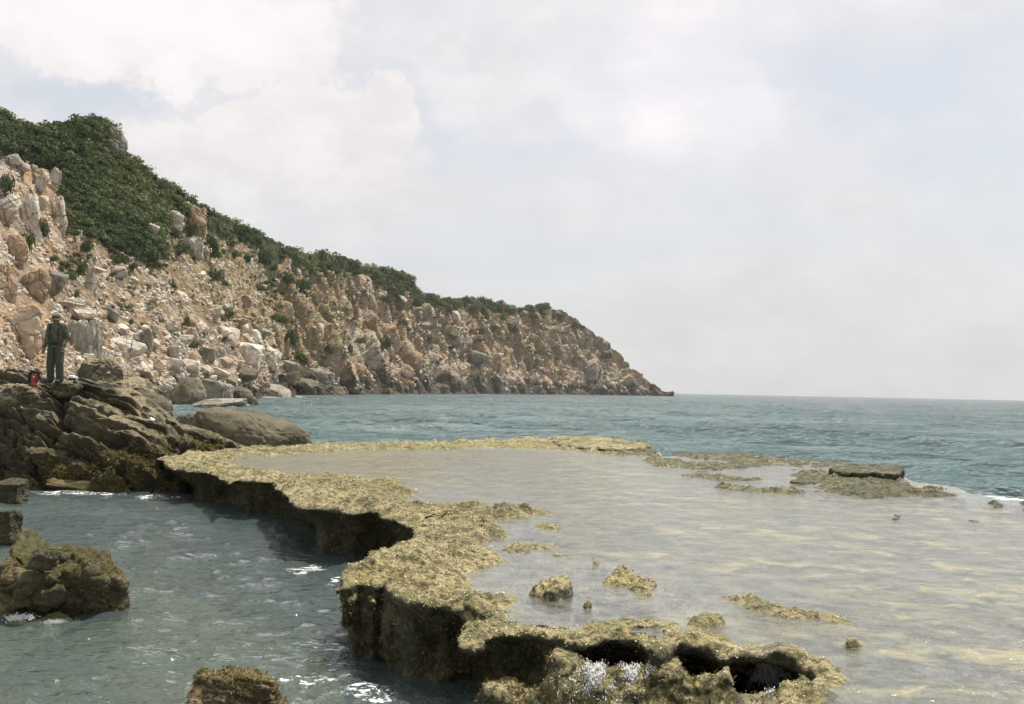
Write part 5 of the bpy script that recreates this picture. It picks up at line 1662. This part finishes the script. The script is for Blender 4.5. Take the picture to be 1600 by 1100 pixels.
def tufts(name, V, N, w, n, size, mat, label, lean=.6, tone=(0, 1), grow=.5, big=1.0, parent=None):
    """small ragged blades standing on a surface, chosen with probability w"""
    r = np.random.default_rng(len(V) % 1000 + n)
    p = w / w.sum()
    i = r.choice(len(V), n, p=p)
    c = V[i] + r.normal(size=(n, 3)) * size * .6
    nn = N[i] + lean * r.normal(size=(n, 3)); nn /= np.linalg.norm(nn, axis=1, keepdims=True)
    a = np.cross(nn, r.normal(size=(n, 3))); a /= np.linalg.norm(a, axis=1, keepdims=True)
    s = size * (.4 + 1.0 * r.random(n) ** 2)[:, None] * np.clip(np.sqrt(np.abs(V[i, 1:2]) / 8.0), .6, 1.9) * big
    h = s * (1 + grow * r.random((n, 1)))
    tip = c + nn * h + a * s * .3 * r.normal(size=(n, 1))
    q = np.stack([c - a * s * .5 - nn * s * .3, c + a * s * .5 - nn * s * .3, tip + a * s * .25, tip - a * s * .3], 1).reshape(-1, 3)
    cl = .5 + .9 * fbm(V[i] * 3.0, 3)
    t = np.clip(tone[0] + (tone[1] - tone[0]) * (.80 * r.random(n) ** .75 + .35 * cl), 0, 1)
    o = mk(name, q, np.arange(n * 4).reshape(-1, 4), mat, smooth=False, attrs={'tone': np.repeat(t, 4)})
    if parent:
        o.parent = parent; o['kind'] = 'stuff'
    else:
        tag(o, label, 'seaweed', None, 'stuff')
    return o


_z = REEF_V[:, 2]; _up = np.clip(REEF_N[:, 2], 0, 1)
if (REEF_N[:, 2] > 0).mean() < .5:
    REEF_N = -REEF_N; _up = np.clip(REEF_N[:, 2], 0, 1)
area = REEF_V[:, 1] ** 1.0
w = (REEF_DRY > .25) * (_z > .60) * _up * (.06 + sstep(fbm(REEF_V * 3.6, 4), -.12, .25))
w = w * (REEF_V[:, 1] < 34) * (1 - .8 * sstep(REEF_V[:, 0], 2.0, 4.0) * sstep(REEF_V[:, 1], 15.5, 17.5)) * ((800 + REEF_V[:, 0] / REEF_V[:, 1] * FPX) < 1640)
tufts('algae_turf', REEF_V, REEF_N, w, 52000, .010, M['turf'], 'short yellow-green algae turf crusting the dry rim of the reef', 1.5, (0, 1.15), .2)
w = (_z < .56) * (_z > .02) * (REEF_V[:, 1] < 24) * (.15 + sstep(fbm(REEF_V * 2.0 + 5, 3), -.05, .35)) * ((800 + REEF_V[:, 0] / REEF_V[:, 1] * FPX) < 1400)
tufts('seaweed', REEF_V, REEF_N, w, 50000, .013, M['weed'], 'dark weed hanging on the undercut sides of the reef', .7, (0, .8), 1.0)
if SHORE_N[:, 2].mean() < 0: SHORE_N = -SHORE_N
w = sstep(SHORE_V[:, 2], 1.15, .5) * (SHORE_V[:, 2] > -.02) * (.05 + sstep(fbm(SHORE_V * 1.6, 3), -.15, .25)) * (SHORE_V[:, 0] > -14.5)
tufts('seaweed', SHORE_V, SHORE_N, w, 42000, .021, M['weed'], 'dark olive seaweed draped over the lower near shore rocks', .8, (-.1, .8), .6)
for _o, _V, _F in MOSSY:
    _n = vnormals(_V, _F)
    _w = (_V[:, 2] > _V[:, 2].min() * .5) * (.08 + sstep(fbm(_V * 5.0, 3), -.1, .3)) * (np.clip(_n[:, 2], 0, 1) + .3)
    tufts('seaweed', _V, _n, _w, 5200, .011, M['weed'], None, 1.0, (.05, .9), .8, 1.4, _o)
print('tufts', time.time() - T0)


# ------------------------------------------------------------------ the person
def rcone(P, a, b, ra, rb):
    a = np.array(a); b = np.array(b)
    ba = b - a; pa = P - a
    h = np.clip((pa @ ba) / (ba @ ba), 0, 1)
    return np.linalg.norm(pa - h[..., None] * ba, axis=-1) - (ra + (rb - ra) * h)


class Blob:
    def __init__(s, lo, hi, st):
        s.st = st
        s.ax = [np.arange(lo[i], hi[i], st) for i in range(3)]
        s.f = np.full([len(a) for a in s.ax], 1.0, np.float32)

    def add(s, fn, lo, hi, k=.02):
        sl = tuple(slice(max(int(np.searchsorted(s.ax[i], lo[i] - k * 2 - .02)), 0), int(np.searchsorted(s.ax[i], hi[i] + k * 2 + .02))) for i in range(3))
        P = np.stack(np.meshgrid(*[s.ax[i][sl[i]] for i in range(3)], indexing='ij'), -1)
        d = fn(P).astype(np.float32)
        o = s.f[sl]
        h = np.clip(.5 + .5 * (o - d) / k, 0, 1)
        s.f[sl] = o + (d - o) * h - k * h * (1 - h)

    def cone(s, a, b, ra, rb, k=.02):
        r = max(ra, rb)
        s.add(lambda P: rcone(P, a, b, ra, rb), np.minimum(a, b) - r, np.maximum(a, b) + r, k)

    def ell(s, c, r, k=.02, sub=False):
        c = np.array(c); r = np.array(r)
        fn = lambda P: (np.linalg.norm((P - c) / r, axis=-1) - 1) * r.min()
        if sub:
            P = np.stack(np.meshgrid(*s.ax, indexing='ij'), -1)
            s.f = np.maximum(s.f, -fn(P))
        else:
            s.add(fn, c - r, c + r, k)

    def mesh(s):
        f = s.f
        f[0] = f[-1] = 1; f[:, 0] = 1; f[:, -1] = 1; f[:, :, 0] = 1; f[:, :, -1] = 1
        X, Y, Z = np.meshgrid(*s.ax, indexing='ij')
        return surface_nets(f, X, Y, Z)


# joints (x to the photo's right, y away from the camera, z up); faces the camera with head bowed
J = dict(hipL=(-.095, 0, .90), hipR=(.095, 0, .90), kneeL=(-.125, -.02, .48), kneeR=(.11, -.03, .48), ankL=(-.135, .02, .07), ankR=(.115, .01, .07),
         shL=(-.185, .01, 1.375), shR=(.185, .01, 1.375), elL=(-.262, .03, 1.08), elR=(.262, .04, 1.10), wrL=(-.262, -.10, .86), wrR=(.245, -.12, .90), neck=(0, .0, 1.43), head=(-.01, -.035, 1.555))
skin_mat = plain('skin', (0.22, 0.12, 0.08), .55, .1, 30)
shirt_mat, _g = new_mat('mottled_shirt_cloth')
_co = _g.n('ShaderNodeTexCoord').outputs['Object']
_c = _g.mix(_g.step(_g.noise(_co, 11, 3.0, .6), .45, .55), (0.07, 0.072, 0.05), (0.14, 0.13, 0.09))
_c = _g.mix(_g.step(_g.noise(_co, 15, 3.0, .6, .5), .54, .6), _c, (0.06, 0.065, 0.04))
finish(_g, principled(_g, _c, .9, _g.bump(_g.noise(_co, 30, 4), .5, .02), .1))
trouser_mat = plain('grey_green_trouser_cloth', (0.060, 0.070, 0.052), .9, .45, 9, .1, .6)
hat_mat = plain('brown_hat_felt', (0.10, 0.085, 0.06), .9, .25, 20, .1)
shoe_mat = plain('dark_shoe_leather', (0.035, 0.03, 0.028), .6, .2, 20)
strap_mat = plain('dark_webbing', (0.03, 0.032, 0.026), .8, .2, 30)


def finger_pts(w, side, spread, curl, ln):
    """a chain of three bones from the palm edge, hanging down"""
    x, y, z = w
    p0 = np.array([x + spread, y - .012, z - .085])
    d = np.array([side * .05, -.25 - curl * .3, -1.0]); d /= np.linalg.norm(d)
    p1 = p0 + d * ln * .45
    d = np.array([-side * .15, -.35 - curl, -.9]); d /= np.linalg.norm(d)
    p2 = p1 + d * ln * .32
    d = np.array([-side * .25, -.2 - curl * 1.2, -.5]); d /= np.linalg.norm(d)
    p3 = p2 + d * ln * .25
    return [p0, p1, p2, p3]


def build_person(loc, rotz):
    root = bpy.data.objects.new('person', None); COL.objects.link(root)
    root.location = loc; root.rotation_euler = (0, 0, rotz); root.scale = (.96, .96, .955)
    tag(root, 'person in a brimmed hat, mottled shirt and grey-green trousers standing on the near rocks', 'person')
    B = Blob((-.40, -.32, .0), (.40, .24, 1.76), .0055)
    B.ell(J['head'], (.073, .092, .112))
    B.ell((-.01, -.085, 1.505), (.045, .045, .05), .03)            # jaw
    B.cone((0, .01, 1.38), (-.005, -.02, 1.50), .056, .052, .03)
    B.cone((-.012, -.125, 1.545), (-.012, -.138, 1.522), .009, .014, .012)   # nose
    B.ell((-.012, -.118, 1.482), (.024, .012, .007), .008)        # lips
    for s_ in (-1, 1):
        B.ell((-.012 + s_ * .074, -.03, 1.545), (.012, .02, .030), .01)   # ears
        B.ell((-.012 + s_ * .030, -.112, 1.562), (.016, .012, .008), .012)  # brow
    B.ell((0, .0, 1.22), (.165, .10, .22), .05)
    B.ell((0, .0, 1.02), (.145, .095, .16), .05)
    B.ell((0, .01, .90), (.160, .105, .11), .05)
    for s_, S in ((-1, 'L'), (1, 'R')):
        B.cone(J['hip' + S], J['knee' + S], .085, .058, .04)
        B.cone(J['knee' + S], J['ank' + S], .054, .038, .02)
        a = np.array(J['ank' + S]); B.cone(a + (0, .03, -.03), a + (s_ * .02, -.15, -.045), .035, .03, .03)
        B.cone(J['sh' + S], J['el' + S], .052, .040, .04)
        B.cone(J['el' + S], J['wr' + S], .040, .027, .02)
        B.cone((0, .01, 1.36), J['sh' + S], .06, .052, .04)
        w = np.array(J['wr' + S])
        B.cone(w, w + (0, -.008, -.045), .026, .034, .02)         # palm
        B.cone(w + (-.018, -.008, -.05), w + (-.026, -.012, -.082), .016, .012, .015)
        B.cone(w + (.018, -.008, -.05), w + (.026, -.012, -.082), .016, .012, .015)
        for k_, (sp, ln) in enumerate([(-.033, .066), (-.011, .082), (.012, .088), (.034, .078)]):
            pts = finger_pts(w, s_, sp * s_ * -1, .5, ln)
            for p, q, r1, r2 in zip(pts[:-1], pts[1:], (.0095, .0088, .008), (.0088, .008, .007)):
                B.cone(p, q, r1, r2, .006)
        t0 = w + np.array([-s_ * .022, -.012, -.025]); t1 = t0 + np.array([-s_ * .028, -.025, -.026]); t2 = t1 + np.array([-s_ * .006, -.022, -.026])
        B.cone(t0, t1, .013, .011, .01); B.cone(t1, t2, .0105, .008, .006)
    V, Q = B.mesh()
    mk('body', V, Q, skin_mat, root)
    # eyes
    for s_ in (-1, 1):
        Ve, Fe = ICO[2]
        mk('eye', Ve * .011 + np.array([-.012 + s_ * .030, -.117, 1.548]), Fe, plain('eye_%d' % (s_ + 1), (.05, .04, .035), .2), root)
    # shirt
    S = Blob((-.42, -.30, .70), (.42, .26, 1.55), .008)
    S.ell((0, .0, 1.22), (.205, .135, .25), .05); S.ell((0, -.01, 1.0), (.205, .14, .18), .05); S.cone((-.15, 0, 1.38), (.15, 0, 1.38), .075, .075, .05)
    for S_ in 'LR':
        S.cone(J['sh' + S_], J['el' + S_], .080, .064, .04)
        w = np.array(J['wr' + S_]); e = np.array(J['el' + S_])
        S.cone(e, e + (w - e) * .93, .062, .046, .03)
    S.cone((0, .0, 1.40), (0, -.01, 1.455), .075, .070, .02)     # collar
    X, Y, Z = np.meshgrid(*S.ax, indexing='ij')
    pp = np.stack([X, Y, Z], -1)
    S.f += fbm(pp * np.array([16, 16, 9]), 2) * .012
    S.f = np.maximum(S.f, .86 - Z - (np.abs(X) > .2) * .2)
    V, Q = S.mesh()
    mk('shirt', V, Q, shirt_mat, root)
    # trousers
    Tb = Blob((-.32, -.22, .02), (.32, .22, 1.02), .008)
    Tb.ell((0, .0, .92), (.185, .125, .12), .04)
    for S_ in 'LR':
        Tb.cone(J['hip' + S_], J['knee' + S_], .115, .092, .02)
        a = np.array(J['ank' + S_]); Tb.cone(J['knee' + S_], a + (0, 0, .0), .092, .086, .015)
    X, Y, Z = np.meshgrid(*Tb.ax, indexing='ij')
    pp = np.stack([X, Y, Z], -1)
    Tb.f += fbm(pp * np.array([11, 11, 6]), 3) * .016 + np.exp(-((Z - .14) / .05) ** 2) * .008 * np.sin(Z * 180)
    Tb.f = np.maximum(Tb.f, .045 - Z)
    V, Q = Tb.mesh()
    mk('trousers', V, Q, trouser_mat, root)
    # bush hat: dented crown, sagging brim, band
    n = 40
    prof = [(.0, .075), (.05, .078), (.080, .066), (.090, .035), (.097, .0), (.12, -.006), (.155, -.016), (.158, -.020), (.12, -.012), (.09, -.008)]
    th = np.linspace(0, 2 * math.pi, n, endpoint=False)
    Vh = []
    for r_, z_ in prof:
        for t_ in th:
            rr_ = r_ * (1 + .08 * math.cos(2 * t_)); zz_ = z_ - (.035 * abs(math.cos(t_)) ** 2 * max(0, (r_ - .095) / .06)) * (1 if z_ <= 0 else 0)
            Vh.append((rr_ * math.cos(t_), rr_ * math.sin(t_) * 1.12, zz_ - (.02 * math.exp(-(r_ * math.cos(t_) / .02) ** 2) if r_ < .07 else 0)))
    Fh = [(i * n + j, i * n + (j + 1) % n, (i + 1) * n + (j + 1) % n, (i + 1) * n + j) for i in range(len(prof) - 1) for j in range(n)]
    h = mk('hat', np.array(Vh), np.array(Fh), hat_mat, root, loc=(-.01, -.03, 1.605)); h.rotation_euler = (.25, .05, 0)
    tb = []
    for k_, (r_, z_) in enumerate([(.0975, .004), (.095, .026)]):
        tb += [(r_ * 1.03 * (1 + .08 * math.cos(2 * t_)) * math.cos(t_), r_ * 1.03 * (1 + .08 * math.cos(2 * t_)) * math.sin(t_) * 1.12, z_) for t_ in th]
    mk('hat_band', np.array(tb), np.array([(j, (j + 1) % n, n + (j + 1) % n, n + j) for j in range(n)]), strap_mat, h)
    for S_, s_ in (('L', -1), ('R', 1)):
        Sh = Blob((-.3, -.3, -.02), (.3, .2, .16), .007)
        a = np.array(J['ank' + S_])
        Sh.cone(a + (0, .035, -.025), a + (s_ * .02, -.16, -.035), .050, .044, .03); Sh.cone(a, a + (0, .0, .04), .052, .05, .03)
        X, Y, Z = np.meshgrid(*Sh.ax, indexing='ij'); Sh.f = np.maximum(Sh.f, .0 - Z)
        V, Q = Sh.mesh(); mk('shoe', V, Q, shoe_mat, root)
    # webbing across the chest, waist pouch
    for s_ in (-1, 1):
        pts = [(s_ * .10, .06, 1.44), (s_ * .12, -.06, 1.43), (s_ * .12, -.125, 1.33), (s_ * .11, -.148, 1.2), (s_ * .12, -.15, 1.05)]
        K = Blob((-.2, -.2, .98), (.2, .12, 1.5), .007)
        for p, q in zip(pts[:-1], pts[1:]): K.cone(np.array(p), np.array(q), .016, .016, .01)
        V, Q = K.mesh(); mk('strap', V, Q, strap_mat, root)
    K = Blob((-.2, -.26, .85), (.2, -.05, 1.12), .007)
    K.ell((0.0, -.155, .985), (.13, .05, .065), .02)
    V, Q = K.mesh(); mk('waist_pouch', V, Q, strap_mat, root)
    return root


def rumpled(name, parent, c, r, mat, seed, rough=.12, planes=6, p=7, sub=5):
    V, F = rock_shape(seed, sub=sub, planes=planes, p=p, rough=rough)
    V = V / np.abs(V).max(0) * np.array(r) + np.array(c)
    return mk(name, V, F, mat, parent)


FEET = at(np.array(86.), np.array(598.), np.array(23.6))
build_person(tuple(FEET), -.12)
# stone underfoot
near_rock(88, 625, 120, 30, 1.75, 'rock', '', 'outcrop', 'flat brown rock that the person stands on', 'rock', 51, .75, .0, spec=dict(planes=4, p=16, boxy=.6), sink=.1)

red_mat = plain('red_bag_cloth', (0.26, 0.035, 0.02), .5, .5, 9, .5, .5)
black_mat = plain('black_bag_cloth', (0.02, 0.02, 0.02), .7, .3, 14, .2, .5)
blue_mat = plain('blue_bag_cloth', (0.04, 0.055, 0.11), .6, .3, 14, .3)
white_mat = plain('white_cloth', (0.75, 0.76, 0.78), .6, .1, 14, .3)
b = at(np.array(49.), np.array(603.), np.array(23.3))
bag = bpy.data.objects.new('backpack', None); COL.objects.link(bag); bag.location = tuple(b); bag.rotation_euler = (0, .22, .2)
tag(bag, 'small red and black rucksack set down on the rock left of the person', 'backpack')
rumpled('bag_body', bag, (-.05, .02, .16), (.14, .12, .18), black_mat, 301)
rumpled('front_panel', bag, (.04, -.05, .18), (.085, .09, .15), red_mat, 302)
rumpled('front_pocket', bag, (.055, -.10, .07), (.06, .06, .065), red_mat, 303)
rumpled('lid', bag, (.0, .0, .33), (.13, .10, .035), black_mat, 304)
rumpled('label_patch', bag, (.03, -.135, .225), (.022, .012, .02), white_mat, 305, .04)
K = Blob((-.1, -.1, .3), (.12, .1, .46), .008)
for p, q in [((-.03, 0, .34), (-.02, 0, .40)), ((-.02, 0, .40), (.04, 0, .40)), ((.04, 0, .40), (.05, 0, .34))]: K.cone(np.array(p), np.array(q), .011, .011, .008)
V, Q = K.mesh(); mk('handle', V, Q, black_mat, bag)
b = at(np.array(113.), np.array(595.), np.array(23.2))
pk = bpy.data.objects.new('holdall', None); COL.objects.link(pk); pk.location = tuple(b); pk.rotation_euler = (0, .1, -.15)
tag(pk, 'small navy holdall with white stripes beside the person\'s right-hand foot', 'bag')
rumpled('bag_body', pk, (0, 0, .05), (.115, .08, .06), blue_mat, 311, .05)
rumpled('stripe', pk, (-.01, -.01, .078), (.112, .083, .012), white_mat, 312, .03)
rumpled('stripe', pk, (-.01, -.01, .106), (.092, .07, .012), white_mat, 313, .03)
b = at(np.array(237.), np.array(655.), np.array(22.2))
sc_ = rumpled('litter_scrap', None, (0, 0, 0), (.07, .05, .035), white_mat, 321, .25); sc_.location = tuple(b); sc_.rotation_euler = (0, .4, 0)
tag(sc_, 'crumpled white scrap caught on the dark rocks below the far cove', 'litter')
print('person', time.time() - T0)


# ------------------------------------------------------------------ white water
def splash(name, segs, n, label, rad=.006, seed=1, arc=.25):
    """many thin falling strands and droplets between pairs of photo points with heights"""
    r = np.random.default_rng(seed)
    Vs, Fs = [], []; off = 0
    for _ in range(n):
        (u0, v0, z0), (u1, v1, z1) = segs[int(r.integers(len(segs)))]
        k = r.random()
        A = on(np.array(u0 + (u1 - u0) * 0.0 + r.normal() * 5), np.array(v0 + r.normal() * 1.5), z0)
        Bp = on(np.array(u1 + r.normal() * 9), np.array(v1 + r.normal() * 4), z1)
        a0 = r.random() * .5; a1 = a0 + .2 + r.random() * .4
        t = np.linspace(a0, min(a1, 1), 6)
        pth = A[None] * (1 - t[:, None]) + Bp[None] * t[:, None]
        pth[:, 2] += arc * (t - t * t) + r.normal() * .015
        pth += np.cumsum(r.normal(size=pth.shape) * .006, 0)
        rr_ = rad * (.5 + 1.2 * r.random()) * np.sin(np.linspace(.25, 2.9, 6))
        for j in range(6):
            for q in range(4):
                an = q * math.pi / 2
                Vs.append(pth[j] + rr_[j] * np.array([math.cos(an), 0, math.sin(an)]))
        for j in range(5):
            for q in range(4):
                Fs.append((off + j * 4 + q, off + j * 4 + (q + 1) % 4, off + (j + 1) * 4 + (q + 1) % 4, off + (j + 1) * 4 + q))
        off += 24
    bV, bF = ICO[1]
    dV, dF = [], []
    for _ in range(n):
        (u0, v0, z0), (u1, v1, z1) = segs[int(r.integers(len(segs)))]
        k = r.random() ** .5
        p = on(np.array(u0 + r.normal() * 5), np.array(v0 + 0.), z0) * (1 - k) + on(np.array(u1 + r.normal() * 12), np.array(v1 + r.normal() * 5), z1) * k
        p = p + np.array([r.normal() * .01, r.normal() * .02, arc * (k - k * k) + abs(r.normal()) * .02])
        dV.append(bV * rad * (.6 + 2.2 * r.random() ** 2) + p); dF.append(bF + off); off += len(bV)
    dF = np.concatenate(dF)
    Vs = np.vstack([np.array(Vs), np.concatenate(dV)])
    o = mk(name, Vs, [np.array(Fs), dF], M['white_foam'])
    tag(o, label, 'white water', None, 'stuff')


def froth(n, label):
    r = np.random.default_rng(8)
    V = REEF_V
    q = (V - np.array([0, 0, EYE])) @ CR
    uu = 800 + FPX * q[:, 0] / -q[:, 2]; vv = 550 - FPX * q[:, 1] / -q[:, 2]
    w = np.exp(-((uu - 952) / 50) ** 2 - ((vv - 1060 + .10 * (uu - 955)) / 20) ** 2)
    w = w + .6 * np.exp(-((uu - 1190) / 34) ** 4 - ((vv - 1072) / 9) ** 4)
    st = fbm(np.stack([uu / 9. + vv / 20., vv / 22., uu * 0], -1), 4)
    w = w * sstep(st, -.1, .25) * sstep(REEF_N[:, 2], .0, .5) * (V[:, 2] < .58)
    i = r.choice(len(V), n, p=w / w.sum())
    bV, bF = ICO[1]
    s_ = (.0018 + .0042 * r.random(n) ** 2)[:, None, None]
    fl_ = np.array([0.15, -.55, -.8]) + .25 * r.normal(size=(n, 3))
    P = bV[None] * s_ * .7 + (bV[None, :, 2:3] * s_ * (.8 + 2.6 * r.random((n, 1, 1)) ** 2)) * fl_[:, None, :] + (V[i] + REEF_N[i] * .006 + r.normal(size=(n, 3)) * .010)[:, None]
    F = bF[None] + (np.arange(n) * len(bV))[:, None, None]
    tag(mk('cascade', P.reshape(-1, 3), F.reshape(-1, 3), M['white_foam']), label, 'white water', None, 'stuff')


froth(8500, 'white water tumbling over the front ledge of the reef')
splash('cascade', [((1188, 1026, .64), (1206, 1068, .36)), ((1200, 1026, .64), (1225, 1070, .36)), ((1176, 1062, .38), (1210, 1072, .34))], 480, 'thin arcs of water pouring off the reef lip at right', rad=.0026, seed=2, arc=.22)
splash('cascade', [((1128, 1068, .36), (1134, 1105, .2)), ((1115, 1062, .38), (1120, 1095, .25))], 220, 'narrow trickle running down the dark weedy ledge', rad=.0026, seed=3, arc=.05)


def surf(spots, n, label, seed):
    r = np.random.default_rng(seed)
    Vs, Fs = [], []; off = 0
    bV, bF = ICO[1]
    for (u, v, w, h, z) in spots:
        c = on(np.array(float(u)), np.array(float(v)), 0.0); m = c[1] / FPX
        for _ in range(n):
            p = c + np.array([r.normal() * w * m * .33, r.normal() * w * m * .3, abs(r.normal()) * h * m * .22])
            s = h * m * (.03 + .10 * r.random() ** 2)
            Vs.append(bV * s * (.6 + .8 * r.random(3)) + p); Fs.append(bF + off); off += len(bV)
    o = mk('surf', np.concatenate(Vs), np.concatenate(Fs), M['white_foam'])
    tag(o, label, 'surf', None, 'stuff')


surf([(272, 632, 20, 10, 0), (345, 631, 34, 8, 0), (378, 633, 20, 5, 0), (392, 621, 9, 12, 0), (415, 622, 40, 6, 0), (455, 618, 24, 6, 0), (478, 614, 10, 10, 0)], 420, 'white surf breaking round the boulders of the cove', 1)
surf([(572, 612.5, 24, 11, 0), (520, 613.5, 26, 7, 0), (640, 612, 22, 6, 0), (705, 612, 28, 9, 0), (738, 612, 18, 6, 0), (815, 612.3, 22, 5, 0), (870, 612.4, 26, 6, 0), (925, 613, 20, 6, 0), (1005, 614, 20, 7, 0), (1032, 614.4, 28, 9, 0), (1050, 615, 14, 7, 0)], 160, 'line of white surf along the foot of the headland', 2)
surf([(30, 966, 30, 10, 0), (85, 972, 30, 4, 0)], 700, 'small patch of white froth beside the weedy left rock', 3)
surf([(1022, 712, 16, 9, 0)], 400, 'splash of surf behind the yellow slab at the far edge of the reef', 4)
print('DONE', time.time() - T0)

# ------------------------------------------------------------------ sea air
def build_haze():
    lo = np.array([-9000., -6500, -4.0]); hi = np.array([9000., 6000, 110.0])
    V = np.array([[x, y, z] for z in (lo[2], hi[2]) for y in (lo[1], hi[1]) for x in (lo[0], hi[0])])
    F = np.array([[0, 2, 3, 1], [4, 5, 7, 6], [0, 1, 5, 4], [2, 6, 7, 3], [0, 4, 6, 2], [1, 3, 7, 5]])
    m = bpy.data.materials.new('sea_haze'); m.use_nodes = True
    g = NT(m.node_tree)
    v = g.n('ShaderNodeVolumePrincipled', None, Color=(0.80, 0.83, 0.87), Density=HAZE)
    o = g.n('ShaderNodeOutputMaterial'); g.t.links.new(v.outputs[0], o.inputs['Volume'])
    ob = mk('haze', V, F, m, smooth=False)
    tag(ob, 'pale sea haze over the water', 'haze', None, 'stuff')


HAZE = 0.00012
build_haze()
